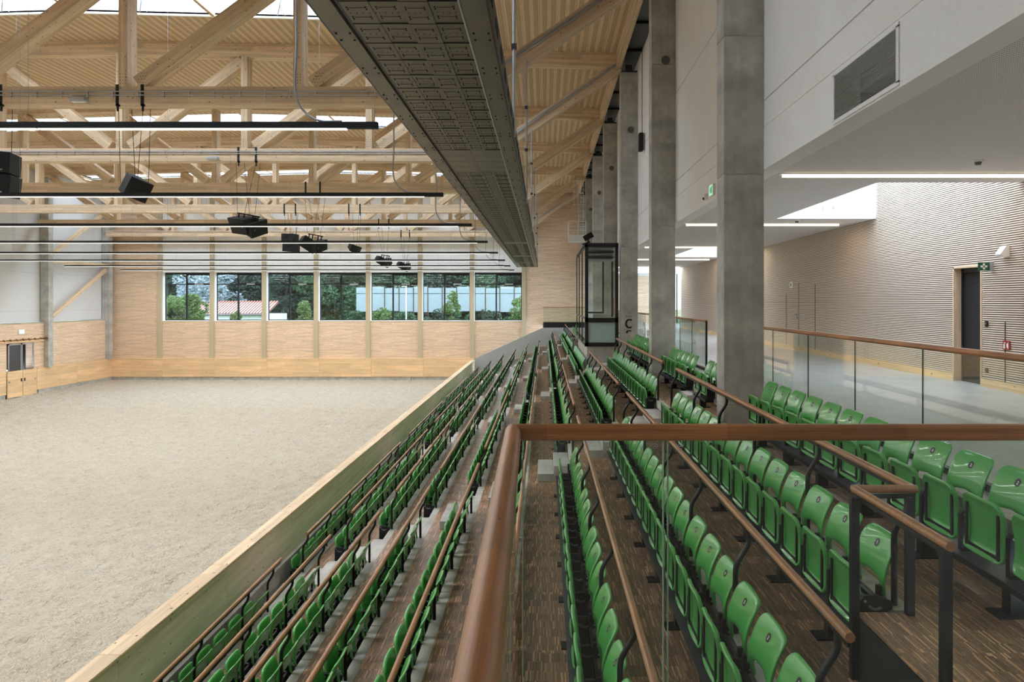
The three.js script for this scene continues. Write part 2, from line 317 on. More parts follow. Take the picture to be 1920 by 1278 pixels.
{ // gate in the left wall: two leaves of the kickboard, dark opening and framed sliding doors above
  const g = thing('arena_gate', 'two leaf timber kickboard gate in the left wall below dark sliding doors', 'gate');
  for (const [d0, d1, hs] of [[42.62, 43.86, 1], [43.9, 45.1, -1]]) {
    const leaf = part('gate_leaf', bar(V(LEFT + 0.44, -5.32, d0), V(LEFT + 0.44, -5.32, d1), 1.7, 0.05), M.kick, g);
    part('latch', box(LEFT + 0.47, LEFT + 0.5, -5.2, -5.0, hs > 0 ? d1 - 0.16 : d0 + 0.08, hs > 0 ? d1 - 0.08 : d0 + 0.16), M.dark, leaf);
    part('hinge_plate', rod(V(LEFT + 0.46, -5.15, hs > 0 ? d0 + 0.15 : d1 - 0.15), V(LEFT + 0.49, -5.15, hs > 0 ? d0 + 0.15 : d1 - 0.15), 0.07, 12), M.steel, leaf);
  }
  const s = thing('sliding_door', 'pair of dark sliding doors with pale steel frames above the gate', 'door');
  part('opening_lining', merge([box(LEFT - 1.6, LEFT - 0.25, -4.6, -2.70, 42.75, 42.8), box(LEFT - 1.6, LEFT - 0.25, -4.6, -2.70, 44.98, 45.02), box(LEFT - 1.7, LEFT - 1.6, -4.6, -2.6, 42.7, 45.1), box(LEFT - 1.6, LEFT - 0.25, -2.72, -2.68, 42.75, 45.02)]), M.dark, s);
  for (const [d0, d1] of [[42.85, 43.9], [43.95, 44.98]]) {
    part('door_frame', merge([box(LEFT + 0.3, LEFT + 0.35, -4.5, -2.72, d0, d0 + 0.06), box(LEFT + 0.3, LEFT + 0.35, -4.5, -2.72, d1 - 0.06, d1), box(LEFT + 0.3, LEFT + 0.35, -2.80, -2.72, d0, d1)]), M.steel, s);
    if (d0 < 43) part('door_panel', box(LEFT + 0.31, LEFT + 0.33, -4.5, -2.8, d0 + 0.06, d1 - 0.06), M.greyTop, s);
  }
  const tr = thing('door_track', 'timber sliding door track with eight brass brackets on the left wall', 'track');
  part('track_rail', box(LEFT + 0.36, LEFT + 0.42, -2.66, -2.58, 41.5, 45.9, 'z'), M.kick, tr);
  for (let i = 0; i < 8; i++) part('bracket', merge([box(LEFT + 0.3, LEFT + 0.5, -2.52, -2.46, 42.2 + i * 0.52, 42.26 + i * 0.52), rod(V(LEFT + 0.5, -2.44, 42.23 + i * 0.52), V(LEFT + 0.62, -2.50, 42.23 + i * 0.52), 0.06, 10)]), std({ color: 0x8a6a34, roughness: 0.4, metalness: 0.5 }), tr);
}
{ // left columns and their timber braces
  for (const [d, where] of [[45.95, 'beside the dark sliding doors'], [52.35, 'in the far left corner'], [38.9, 'outside the left edge'], [31.9, 'nearer outside the left edge']]) {
    const c = thing('hall_column', `square concrete column on the left wall ${where}`, 'column', null, [LEFT + 0.33, -4.5, -(d + 0.22)]);
    const g = uvm(new THREE.BoxGeometry(0.56, 13.6, 0.44), 'y'); g.translate(0, 6.8, 0);
    part('shaft', g, M.concrete, c);
  }
  const br = (a, b, label) => tag(part(numbered('timber_brace'), bar(a, b, 0.26, 0.2), M.glulam, scene), label, 'brace', 'timber braces on the left wall');
  br(V(LEFT + 0.45, -1.0, 46.5), V(LEFT + 0.45, 2.5, 52.15), 'lower diagonal timber brace between the two left columns');
  br(V(LEFT + 0.45, 3.4, 46.5), V(LEFT + 0.45, 7.0, 52.15), 'upper diagonal timber brace between the two left columns');
  tag(part(numbered('timber_strut'), bar(V(LEFT + 0.45, 2.85, 46.4), V(LEFT + 0.45, 2.85, 52.4), 0.26, 0.2), M.glulam, scene), 'horizontal timber strut between the two left columns', 'strut');
}
{
  const w = struct('wall_right', 'white plaster wall above the concourse opening behind the columns', 'wall');
  part('plaster_field', box(BULK, BULK + 0.3, 2.725, 10, BACK, FAR, 'z'), M.plaster, w);
  for (const [y0, y1, a, b] of [[CEIL2 - 0.004, 2.715, BACK, 6.42], [CEIL2 - 0.004, 2.715, 7.83, FAR], [CEIL2 - 0.004, 2.11, 6.42, 7.83], [2.66, 2.715, 6.42, 7.83]]) part('lower_band', box(BULK - 0.004, BULK + 0.3, y0, y1, a, b, 'z'), M.plaster, w);
  part('joint', box(BULK - 0.006, BULK + 0.1, 3.12, 3.132, BACK, FAR, 'z'), M.paleGrey, w);
  part('joint', box(BULK - 0.006, BULK + 0.1, 5.4, 5.41, BACK, FAR, 'z'), M.paleGrey, w);
}
{
  const w = struct('wall_rear', 'plain concrete wall closing the hall behind the viewer', 'wall');
  part('concrete_field', box(LEFT - 0.3, WALLX + 0.3, -6.6, 10.2, BACK - 0.3, BACK, 'x'), M.concrete, w);
}

// ---------------------------------------------------------------- arena barrier along the stand
{
  const b = struct('wall_barrier', 'pale timber arena barrier with a flat cap along the stand', 'barrier');
  for (let d = BACK; d < STANDEND + 1.9; d += 2.9) {
    const d1 = Math.min(d + 2.894, STANDEND + 1.9);
    part('facing_board', box(-5.47, -5.43, -5.36, -4.54, d, d1, 'z'), M.paleWood, b);
    part('arena_board', box(-5.66, -5.6, -6.3, -4.54, d, d1, 'z'), M.kick, b);
    part('cap_board', rbox(-5.69, -5.40, -4.545, -4.49, d, d1, 0.012, 'z'), M.glulam, b);
  }
  part('core', box(-5.6, -5.47, -6.3, -4.56, BACK, STANDEND + 1.85, 'z'), M.concrete, b);
  part('plinth', box(-5.48, -5.36, -6.4, -5.37, BACK, STANDEND, 'z'), M.concrete, b);
}
{ // pale wall that closes the far end of the stand, sloping with the rows
  const w = struct('wall_end', 'smooth grey parapet wall sloping up along the far end of the stand', 'wall');
  const g = extr(poly([[-5.2, -6.4], [3.4, -6.4], [3.4, -1.92], [-0.12, -1.92], [-5.2, -4.22]]), 0.2); g.translate(0, 0, -(STANDEND + 0.2));
  part('parapet', uvm(g, 'x'), M.paleGrey, w);
  part('ground_slab', box(-5.7, 3.45, -6.6, -6.3, STANDEND - 0.5, FAR, 'x'), M.concrete, w);
  part('landing_slab', box(-0.12, 3.45, -1.9, CONC, STANDEND + 0.2, FAR, 'x'), M.concrete, w);
  const b = thing('glass_balustrade', 'glass balustrade with thin timber rail on the far end parapet', 'balustrade');
  part('pane', box(-0.1, 2.85, -1.92, -0.42, STANDEND + 0.05, STANDEND + 0.07), M.glass, b);
  part('handrail', rod(V(-0.12, -0.4, STANDEND + 0.06), V(2.9, -0.4, STANDEND + 0.06), 0.03), M.oak, b);
  part('lower_channel', box(-0.1, 2.85, -1.92, -1.5, STANDEND + 0.0, STANDEND + 0.04), M.dark, b);
}

// ---------------------------------------------------------------- columns
const CAPW = 0.63;
COLS.forEach((d, i) => {
  const names = ['nearest square concrete column, beside the near seats of the top row', 'second nearest square concrete column along the concourse', 'third concrete column with the block lettering on it', 'fourth concrete column, behind the glazed booth', 'fifth concrete column along the concourse', 'sixth concrete column beside the white ladder platform', 'last concrete column at the far end wall'];
  const c = thing('concrete_column', names[i], 'column', null, [3.095, floorY(0), -(d + 0.21)]);
  const H = (i === 0 ? 9.1 : 8.4) - floorY(0), lifts = [0, 0.42, 4.0, 6.15, 8.2, H].filter((y, n, a) => n === a.length - 1 || y < H);
  for (let n = 0; n + 1 < lifts.length; n++) {
    const h = lifts[n + 1] - lifts[n] - 0.006, g = new RoundedBoxGeometry(CAPW, h, 0.42, 2, 0.016); g.translate(0, lifts[n] + h / 2, 0);
    part('shaft_lift', uvm(g, 'y'), M.concrete, c);
  }
  part('shaft_core', uvm(new THREE.BoxGeometry(CAPW - 0.02, H - 0.02, 0.4).translate(0, H / 2, 0), 'y'), M.concrete, c);
  if (i > 0) { const g = new THREE.CylinderGeometry(0.115, 0.115, 0.012, 24); g.rotateX(Math.PI / 2); g.translate(0.06, 6.29 - floorY(0), 0.213); part('cover_disc', g, M.greyPlastic, c, 'round grey cover plate'); }
  if (i > 0) { // steel bearing on top
    part('bearing', merge([box(-0.3, 0.3, H, H + 0.06, -0.18, 0.18), box(-0.12, 0.12, H + 0.06, H + 0.32, -0.03, 0.03)]), M.greyTop, c);
  }
});
{
  const font = await new FontLoader().loadAsync('fonts/droid/droid_sans_bold.typeface.json'), reg = await new FontLoader().loadAsync('fonts/droid/droid_sans_regular.typeface.json');
  const s = thing('block_sign', 'black BLOCK C lettering with a small arrow on the third column', 'sign', null, [3.07, -0.6, -24.345]);
  const put = (txt, f, size, y, name) => { const g = new TextGeometry(txt, { font: f, size, depth: 0.004, curveSegments: 8 }); g.computeBoundingBox(); const b = g.boundingBox; g.translate(-(b.min.x + b.max.x) / 2, y - b.min.y, 0); return part(name, g, M.matte, s); };
  put('BLOCK', reg, 0.055, 0.045, 'word');
  put('C', font, 0.34, -0.36, 'letter');
  part('arrow', extr(poly([[-0.10, -0.49], [-0.05, -0.43], [0.10, -0.43], [0.10, -0.47], [-0.02, -0.47], [-0.02, -0.53], [-0.10, -0.53]]), 0.004), M.matte, s);
}

// ---------------------------------------------------------------- roof: ceiling boards, roof lights, trusses
const BAYS = [17.35, 24.35, 31.35, 38.35, 45.35, 52.35], SKY = new Map([[17.35, [19.95, 22.1]], [31.35, [33.95, 36.1]], [45.35, [47.5, 49.7]]]);
{
  const c = struct('ceiling', 'perforated pale timber ceiling boards between the roof trusses', 'ceiling');
  const W = 1.14, ang = Math.atan(0.026), cache = new Map();
  const board = (x, d0, d1) => {
    const key = (d1 - d0).toFixed(2) + (Math.floor(Math.abs(x) * 3) % 3);
    if (!cache.has(key)) cache.set(key, uvm(new THREE.BoxGeometry(W - 0.008, 0.05, d1 - d0), 'z', false));
    const m = part('ceiling_board', cache.get(key), M.ceil, c);
    const xc = x + W / 2; m.position.set(xc, topY(xc) + 0.026, -(d0 + d1) / 2); m.rotation.z = xc > MID ? -ang : ang;
  };
  for (let b = 0; b < 5; b++) for (let i = 0; i < 33; i++) {
    const x = MID - 18.24 + (i - 0) * W - 0.0, d0 = BAYS[b] + 0.22, d1 = BAYS[b + 1] + 0.22 + (b === 4 ? 0.7 : 0), s = SKY.get(BAYS[b]);
    if (x > 3.3) continue;
    if (s && x > -33.9 && x + W < -1.7) { board(x, d0, s[0]); board(x, s[1], d1); } else board(x, d0, d1);
  }
  const slab = (x0, x1, d0, d1) => { // plain roof deck nearer than the frame sees
    for (const [a, b, sg] of [[x0, Math.min(x1, MID), 1], [Math.max(x0, MID), x1, -1]]) if (b > a) { const g = bar(V(a, topY(a) + 0.03, (d0 + d1) / 2), V(b, topY(b) + 0.03, (d0 + d1) / 2), 0.05, d1 - d0); part('roof_deck', g, M.ceil, c); }
  };
  const skin = (x0, x1, d0, d1) => { for (const [a, b] of [[x0, Math.min(x1, MID)], [Math.max(x0, MID), x1]]) if (b > a) part('roof_upper_skin', bar(V(a, topY(a) + 0.09, (d0 + d1) / 2), V(b, topY(b) + 0.09, (d0 + d1) / 2), 0.06, d1 - d0), M.ceil, c); };
  for (let b = 0; b < 5; b++) { const d0 = BAYS[b] + 0.2, d1 = BAYS[b + 1] + 0.22 + (b === 4 ? 0.9 : 0), s = SKY.get(BAYS[b]); if (s) { skin(LEFT, 3.5, d0, s[0]); skin(LEFT, 3.5, s[1], d1); skin(-1.87, 3.5, s[0], s[1]); skin(LEFT, -33.8, s[0], s[1]); } else skin(LEFT, 3.5, d0, d1); }
  slab(LEFT, 3.5, BACK, 5.95); slab(LEFT, 3.5, 8.1, 17.57); slab(-1.87, 3.5, 5.95, 8.1); slab(LEFT, -33.8, 5.95, 8.1);
  part('roof_upper_skin', box(LEFT - 0.3, LEFT + 1.0, 9.0, 9.3, BACK, FAR + 0.3, 'z'), M.ceil, c);
  part('roof_upper_skin', box(2.9, 3.71, 9.16, 10.0, BACK, FAR + 0.3, 'z'), M.ceil, c);
}
for (const [b, s] of [...SKY, [3.35, [5.95, 8.1]]]) {
  const n = { 17.35: 'nearest', 31.35: 'middle', 45.35: 'farthest', 3.35: 'overhead' }[b];
  const w = struct('window_roof', `${n} long roof light with whitewashed timber upstands between the trusses`, 'roof light');
  const x0 = -33.8, x1 = -1.87, H = 0.75;
  for (const [d0, d1] of [[s[0] - 0.08, s[0]], [s[1], s[1] + 0.08]]) for (const [a, e] of [[x0, MID], [MID, x1]]) part('upstand', bar(V(a, topY(a) + H / 2, (d0 + d1) / 2), V(e, topY(e) + H / 2, (d0 + d1) / 2), H, 0.08), M.whitePaint, w);
  part('upstand', box(x0 - 0.08, x0, topY(x0), topY(x0) + H, s[0] - 0.08, s[1] + 0.08), M.whitePaint, w);
  part('upstand', box(x1, x1 + 0.08, topY(x1), topY(x1) + H, s[0] - 0.08, s[1] + 0.08), M.whitePaint, w);
  for (const x of NODES.slice(1)) part('cross_beam', box(x - 0.06, x + 0.06, topY(x) + 0.0, topY(x) + 0.28, s[0], s[1], 'z'), M.glulam, w);
  for (let i = 0; i < NODES.length; i++) {
    const a = NODES[i], e = NODES[i + 1] ?? x0, y = Math.min(topY(a), topY(e)) + H;
    part('pane', bar(V(e, topY(e) + H, (s[0] + s[1]) / 2), V(a, topY(a) + H, (s[0] + s[1]) / 2), 0.012, s[1] - s[0]), M.roofGlass, w);
    const m = (a + e) / 2;
    part('opener_rods', merge([rod(V(m - 0.12, y - 0.05, s[1] - 0.3), V(m + 0.12, y - 0.62, s[1] - 0.06), 0.02, 6), rod(V(m + 0.12, y - 0.05, s[1] - 0.3), V(m - 0.12, y - 0.62, s[1] - 0.06), 0.02, 6)]), M.steel, w);
  }
}
const TRUSS = [10.35, ...BAYS];
const TNAME = ['overhead', 'nearest', 'second', 'third', 'fourth', 'fifth', 'farthest'];
TRUSS.forEach((zf, ti) => {
  const t = thing('roof_truss', `${TNAME[ti]} pale timber roof truss spanning the hall`, 'truss', null, [0, 0, 0]);
  const dm = zf + 0.22, th = 0.44, by = [5.15, 5.61];
  part('bottom_chord', box(-34.45, -1.70, by[0], by[1], zf, zf + th, 'x'), M.glulam, t);
  part('top_chord', bar(V(-34.4, topY(-34.4) - 0.25, dm), V(MID, topY(MID) - 0.25, dm), 0.5, th), M.glulam, t);
  part('top_chord', bar(V(MID, topY(MID) - 0.25, dm), V(2.86, topY(2.86) - 0.25, dm), 0.5, th), M.glulam, t);
  for (const x of NODES) part('post', box(x - 0.115, x + 0.115, by[1], topY(x) - 0.5, zf + 0.01, zf + th - 0.01, 'y'), M.glulam, t);
  const diag = (a, b, h = 0.36) => part('diagonal', bar(a, b, h, th - 0.04), M.glulam, t);
  diag(V(-1.95, 5.48, dm), V(2.70, 8.62, dm), 0.42);
  for (let i = 3; i > 0; i--) diag(V(NODES[i] + 0.36, by[1] + 0.1, dm), V(NODES[i - 1] - 0.1, topY(NODES[i - 1]) - 0.62, dm));
  const L = [-20.1, -24.67, -29.2, -33.75];
  let prev = MID; for (const x of L) { diag(V(prev - 0.36, by[1] + 0.1, dm), V(x + 0.1, topY(x) - 0.62, dm)); prev = x; }
  if (ti >= 1 && ti <= 3) { // dowel heads at the joints
    const dots = [];
    for (const x of NODES.slice(0, 5)) for (let i = 0; i < 3; i++) for (let j = 0; j < 4; j++) {
      const g = new THREE.CylinderGeometry(0.012, 0.012, 0.004, 6); g.rotateX(Math.PI / 2); g.translate(x - 0.07 + i * 0.07, by[1] + 0.08 + j * 0.08, -zf + 0.0); dots.push(g);
      const h = g.clone(); h.translate(0.45 + 0.04 * j, 0.03, 0.011 - 0.02); if (x > MID - 1) dots.push(h);
    }
    const p = part('dowel_heads', merge(dots), M.trunk, t); p.userData.kind = 'stuff';
  }
  if (ti === 1 || ti === 2 || ti === 6) { // conduits along the bottom chord and up the end diagonal
    const ys = ti === 1 ? [5.47, 5.375] : ti === 2 ? [5.49, 5.415] : [5.52];
    for (const y of ys) part('conduit', rod(V(-34, y, zf - 0.03), V(-2.0, y, zf - 0.03), 0.016, 6), M.steel, t);
    const clips = []; for (let x = -33; x < -2; x += 0.66) clips.push(box(x - 0.012, x + 0.012, ys[ys.length - 1] - 0.05, ys[0] + 0.03, zf - 0.04, zf)); part('conduit_clips', merge(clips), M.steel, t).userData.kind = 'stuff';
    for (const o of [0.05, 0.13]) part('conduit', rod(V(-1.95, 5.48 + o, zf - 0.03), V(2.6, 8.55 + o, zf - 0.03), 0.022, 6), M.steel, t);
  }
});
{ // edge beam over the columns, gutter behind it
  const b = thing('edge_beam', 'timber edge beam running along the tops of the columns', 'beam');
  for (let i = 0; i < 6; i++) part('beam_length', box(2.62, 2.80, 8.55, 9.15, COLS[i] + 0.2, COLS[i + 1] + 0.19, 'z'), M.glulam, b);
  const g = thing('steel_gutter', 'galvanised steel channel between edge beam and white wall', 'channel');
  part('trough', box(2.86, 3.40, 8.78, 8.84, 10.9, 52.5, 'z'), M.greyTop, g);
  for (let d = 11.5; d < 52; d += 2.33) part('cross_rib', box(2.86, 3.40, 8.70, 8.78, d, d + 0.08, 'x'), M.dark, g);
}

// ---------------------------------------------------------------- hall lamps: long black profiles with a glowing strip
for (let i = -2; i < 8; i++) {
  const d = 9.04 + i * 5.83, y = 2.35, x0 = -31.7, x1 = -2.26, l = thing('linear_lamp', i < 0 ? `long black linear lamp across the hall, overhead and out of frame, ${ORD[-i - 1]} back` : `long black linear lamp across the hall, ${ORD[i]} from the viewer`, 'lamp', 'linear lamps across the hall');
  part('housing', box(x0, x1, y, y + 0.085, d - 0.04, d + 0.04, 'x'), M.matte, l);
  for (let x = x1 - 0.42, n = 0; x > x0 + 0.5; x -= 4.2, n++) part('light_strip', box(Math.max(x - 4.17, x0), x, y - 0.014, y - 0.001, d - 0.032, d + 0.032, 'x'), M.strip, l);
  const w = []; for (let x = -30.5; x < -2; x += 4.7) { const tz = TRUSS.reduce((a, b) => (Math.abs(b - d) < Math.abs(a - d) ? b : a)); w.push(rod(V(x, y + 0.08, d), V(x, topY(x) - 0.02, d), 0.004, 4)); }
  part('suspension_wires', merge(w), M.steel, l).userData.kind = 'stuff';
  const tz = TRUSS.reduce((a, b) => (Math.abs(b - d) < Math.abs(a - d) ? b : a));
  part('supply_cable', tube([V(-2.75, y + 0.1, d), V(-3.1, y + 0.12, d), V(-3.34, y + 0.35, d), V(-3.36, y + 1.2, d), V(-3.36, 5.2, d), V(-3.36, topY(-3.36), d)], 0.018, 60, 6), M.steel, l);
  const a = new THREE.RectAreaLight(HALL_LAMP.color, HALL_LAMP.intensity, x1 - 0.42 - x0, 0.064);
  a.name = 'linear_lamp_light'; a.rotation.x = -Math.PI / 2; a.position.set((x0 + x1 - 0.42) / 2, y - 0.018, -d); l.add(a);
}

// ---------------------------------------------------------------- long dark panel hung above the rows
{
  const p = thing('suspended_panel', 'long dark metal panel assembly hanging over the seating rows', 'panel'), Y = 2.5, X0 = -1.97, X1 = -0.49, D0 = 1.5, D1 = 48;
  part('edge_flange', box(X0, X0 + 0.19, Y, Y + 0.05, D0, D1, 'z'), M.metal, p, 'flat bolted edge strip');
  part('edge_flange', box(X1 - 0.21, X1, Y, Y + 0.05, D0, D1, 'z'), M.metal, p, 'flat bolted edge strip');
  part('cable_bundle', rod(V(X1 - 0.225, Y + 0.01, D0), V(X1 - 0.225, Y + 0.01, D1), 0.012, 6), M.steel, p);
  part('side_channel', merge([box(X1, X1 + 0.02, Y, Y + 0.34, D0, D1, 'z'), box(X0 - 0.02, X0, Y, Y + 0.2, D0, D1, 'z')]), M.dark, p);
  part('top_sheet', box(X0, X1, Y + 0.3, Y + 0.32, D0, D1, 'z'), M.dark, p);
  const slots = []; for (let d = D0; d < D1; d += 0.7) slots.push(box(X1 + 0.012, X1 + 0.026, Y + 0.14, Y + 0.24, d, d + 0.3)); part('side_slots', merge(slots), M.matte, p).userData.kind = 'stuff';
  const bolts = []; for (let d = D0 + 0.1; d < D1; d += 0.92) for (const dd of [0, 0.16]) for (const x of [X0 + 0.03, X0 + 0.16, X1 - 0.03, X1 - 0.17]) { const g = new THREE.CylinderGeometry(0.011, 0.011, 0.012, 6); g.translate(x, Y - 0.004, -(d + dd)); bolts.push(g); }
  part('bolt_heads', merge(bolts), M.matte, p).userData.kind = 'stuff';
  // cabinets, each one row of four modules
  const cw = (X1 - 0.24 - (X0 + 0.235)) / 4, L = 0.455, xa = X0 + 0.235;
  const A = [], C = [], E = [];
  for (let m = 0; m < 4; m++) {
    const x = xa + m * cw, dy = [0, 0.004, -0.003, 0.005][m];
    A.push(box(x + 0.002, x + cw - 0.002, Y + 0.022 + dy, Y + 0.04, 0.004, L - 0.006, 'x'));
    for (const dd of [0.12, 0.31]) { A.push(box(x + 0.06, x + cw - 0.06, Y + 0.018 + dy, Y + 0.023 + dy, dd, dd + 0.008)); for (const xx of [0.035, cw - 0.055]) for (const q of [-0.018, 0.022]) C.push(box(x + xx, x + xx + 0.011, Y + 0.014 + dy, Y + 0.024 + dy, dd + q, dd + q + 0.008)); }
    for (let q = 0; q < 5; q++) C.push(box(x + 0.04 + q * 0.055, x + 0.047 + q * 0.055, Y + 0.019 + dy, Y + 0.024 + dy, 0.22, 0.232));
  }
  for (let m = 0; m < 2; m++) E.push(box(xa + m * cw * 2 + 0.002, xa + (m + 1) * cw * 2 - 0.002, Y + 0.022, Y + 0.04, 0.004, L - 0.006, 'x'));
  C.push(box(xa, xa + 4 * cw, Y + 0.018, Y + 0.03, L - 0.012, L - 0.004));
  const gA = merge(A), gC = merge(C), gE = merge(E);
  for (let n = 0; D0 + (n + 1) * L < D1; n++) {
    const d = D0 + n * L, plain = [21, 22, 23, 24, 58, 59, 76, 77, 90].includes(n);
    const cab = part('cabinet', plain ? gE : gA, M.metal, p); cab.position.z = -d;
    if (!plain) part('clips', gC, M.matte, cab).userData.kind = 'stuff';
  }
  for (const d of [10.3, 17.3, 24.3, 31.3, 38.3, 45.3]) {
    part('hanger_rod', rod(V(X1 + 0.02, Y + 0.05, d), V(X1 + 0.02, 6.3, d), 0.026, 8), M.steel, p);
    part('rod_clamp', merge([box(X1 - 0.02, X1 + 0.06, 3.9, 3.98, d - 0.04, d + 0.04), box(X1 - 0.02, X1 + 0.06, 5.0, 5.08, d - 0.04, d + 0.04)]), M.greyTop, p);
    part('hanger_wire', rod(V(X1 - 0.3, Y + 0.3, d), V(X1 - 0.3, topY(0), d), 0.006, 5), M.steel, p);
    part('hanger_wire', rod(V(X0 + 0.2, Y + 0.3, d), V(X0 + 0.2, topY(-2), d), 0.006, 5), M.steel, p);
  }
}

// ---------------------------------------------------------------- loudspeakers hung from the trusses
{
  const strap = (x, zf, label) => { const s = thing('hanging_strap', label, 'bracket', 'black straps on the truss chords'); part('strap', merge([box(x - 0.04, x + 0.04, 5.10, 5.66, zf - 0.012, zf), box(x - 0.04, x + 0.04, 5.10, 5.15, zf - 0.012, zf + 0.06), box(x - 0.02, x + 0.02, 4.97, 5.10, zf + 0.0, zf + 0.04)]), M.matte, s); };
  // a wedge cabinet: plan tapers to the back, front grille
  const wedge = (w, h, dp) => { const g = extr(poly([[-w / 2, 0], [w / 2, 0], [w * 0.26, -dp], [-w * 0.26, -dp]]), h, 0.01); g.rotateX(Math.PI / 2); g.translate(0, h / 2, 0); return toCreasedNormals(g, 0.6); };
  const hang = (name, label, px, py, d, build) => {
    const s = thing(name, label, 'loudspeaker', 'loudspeakers hung under the roof', [(px - 1021) * d / F, (566 - py) * d / F, -d]);
    build(s); return s;
  };
  const one = (s, w, h, dp, rx, ry, rz, at = [0, 0, 0]) => { const m = part('cabinet', wedge(w, h, dp), M.matte, s); m.position.set(...at); m.rotation.set(rx, ry, rz, 'YXZ'); part('badge', new THREE.BoxGeometry(0.05, 0.02, 0.006).translate(0, -h * 0.3, 0.013), M.steel, m); return m; };
  const wires = (s, d, xs, top, lo = 0.3) => { const y = top - s.position.y; part('cables', merge(xs.map(([a, b]) => rod(new THREE.Vector3(a, lo, 0), new THREE.Vector3(b, y, 0), 0.008, 5))), M.dark, s).userData.kind = 'stuff'; };
  const frame = (s, w) => part('frame', merge([new THREE.BoxGeometry(w, 0.05, 0.06).translate(0, 0.42, 0).toNonIndexed(), ...[-0.42, -0.18, 0.2, 0.42].map((x) => new THREE.BoxGeometry(0.05, 0.4, 0.03).translate(x * w, 0.22, 0.02).toNonIndexed())].map((g) => { g.rotateZ(-0.18); return g; })), M.black, s);
  hang('loudspeaker', 'single black wedge loudspeaker hung from the nearest truss', 254, 357, 17.8, (s) => { one(s, 0.56, 0.52, 0.8, 0.35, 0.85, -0.3, [0.2, -0.02, 0.2]); wires(s, 17.8, [[-0.4, -0.45], [0.05, 0.2], [0.35, 0.4], [0.0, -0.1]], 5.17, 0.2); });
  hang('loudspeaker', 'black pair of loudspeakers in a frame under the second truss', 463, 424, 24.7, (s) => { one(s, 0.6, 0.8, 0.6, 0.5, -0.5, 1.4, [-0.3, -0.02, 0.1]); one(s, 0.55, 0.75, 0.55, 0.3, 1.2, -1.2, [0.42, -0.08, -0.1]); frame(s, 0.85); wires(s, 24.7, [[-0.35, -0.4], [-0.1, 0.35], [0.1, -0.1], [0.3, 0.5]], 5.17, 0.42); });
  hang('loudspeaker', 'black pair of loudspeakers in a frame under the third truss', 589, 457, 31.6, (s) => { one(s, 0.55, 0.75, 0.55, 0.2, 0.5, 1.0, [-0.18, -0.05, 0.15]); one(s, 0.5, 0.75, 0.5, 0.3, 1.2, -1.2, [0.32, -0.12, -0.1]); frame(s, 0.7); wires(s, 31.6, [[-0.3, -0.45], [-0.05, 0.3], [0.05, -0.3], [0.3, 0.55]], 5.17, 0.42); });
  const sub = (s, w) => { for (const y of [0.26, -0.26]) { const g = new RoundedBoxGeometry(w, 0.5, 0.7, 1, 0.02); const m = part('cabinet', g, M.matte, s); m.position.y = y; m.position.x = -y * 0.12; m.rotation.set(0.06 * (y > 0 ? 0 : 1), -0.15, y > 0 ? -0.02 : -0.06); part('handle', new THREE.BoxGeometry(0.16, 0.1, 0.01).translate(0, 0.06, 0.352), M.black, m); } };
  hang('subwoofer', 'stack of two black box loudspeakers under the fourth truss', 545, 455, 38.6, (s) => { sub(s, 0.72); wires(s, 38.6, [[-0.3, -0.35], [0.0, -0.15], [0.3, 0.35], [0.33, 0.42]], 5.17, 0.5); });
  hang('subwoofer', 'two stacked black box loudspeakers cut by the left picture edge', 2, 328, 17.8, (s) => { for (const y of [0.3, -0.28]) { const m = part('cabinet', new RoundedBoxGeometry(0.66, 0.56, 0.7, 1, 0.02), M.matte, s); m.position.y = y; m.rotation.z = -0.05 - (y < 0 ? 0.05 : 0); m.rotation.y = 0.3; part('badge', new THREE.BoxGeometry(0.05, 0.04, 0.006).translate(0.15, -0.2, 0.352), M.steel, m); } wires(s, 17.8, [[-0.2, -0.2], [0.28, 0.3]], 5.15, 0.5); });
  hang('loudspeaker', 'small single black loudspeaker under the fourth truss', 667, 467, 38.6, (s) => { one(s, 0.4, 0.62, 0.4, 0.4, 0.7, 1.3); wires(s, 38.6, [[-0.1, -0.2], [0.05, 0.2], [0.2, 0.3]], 5.25, 0.15); });
  hang('loudspeaker', 'black pair of small loudspeakers under the fifth truss', 721, 490, 45.6, (s) => { one(s, 0.5, 0.65, 0.5, 0.3, 0.6, 1.1, [-0.15, 0, 0.1]); one(s, 0.45, 0.6, 0.5, 0.2, 1.2, -1.0, [0.3, -0.1, -0.1]); frame(s, 0.6); wires(s, 45.6, [[-0.1, -0.5], [0.0, -0.2], [0.15, 0.3]], 5.17, 0.4); });
  hang('loudspeaker', 'black pair of small loudspeakers under the farthest truss', 759, 499, 52.5, (s) => { one(s, 0.5, 0.65, 0.45, 0.3, 0.6, 1.1, [-0.15, 0, 0.1]); one(s, 0.45, 0.6, 0.4, 0.2, 1.2, -1.0, [0.3, -0.1, -0.0]); frame(s, 0.6); wires(s, 52.5, [[-0.1, -0.3], [0.0, -0.1], [0.15, 0.4]], 5.17, 0.4); });
  const sp = [['nearest', 17.35, [[220, 'left'], [267, 'right'], [1.5, 'far left']]], ['second', 24.35, [[447, 'left'], [480, 'right']]], ['third', 31.35, [[573, 'left'], [600, 'right']]], ['fourth', 38.35, [[533, 'first'], [554, 'second'], [654, 'third'], [675, 'fourth']]], ['fifth', 45.35, [[710, 'left'], [729, 'right']]], ['farthest', 52.35, [[752, 'left'], [768, 'right']]]];
  for (const [n, zf, xs] of sp) for (const [px, w] of xs) strap((px - 1021) * zf / F, zf, `${w} black hanging strap on the ${n} truss chord`);
}
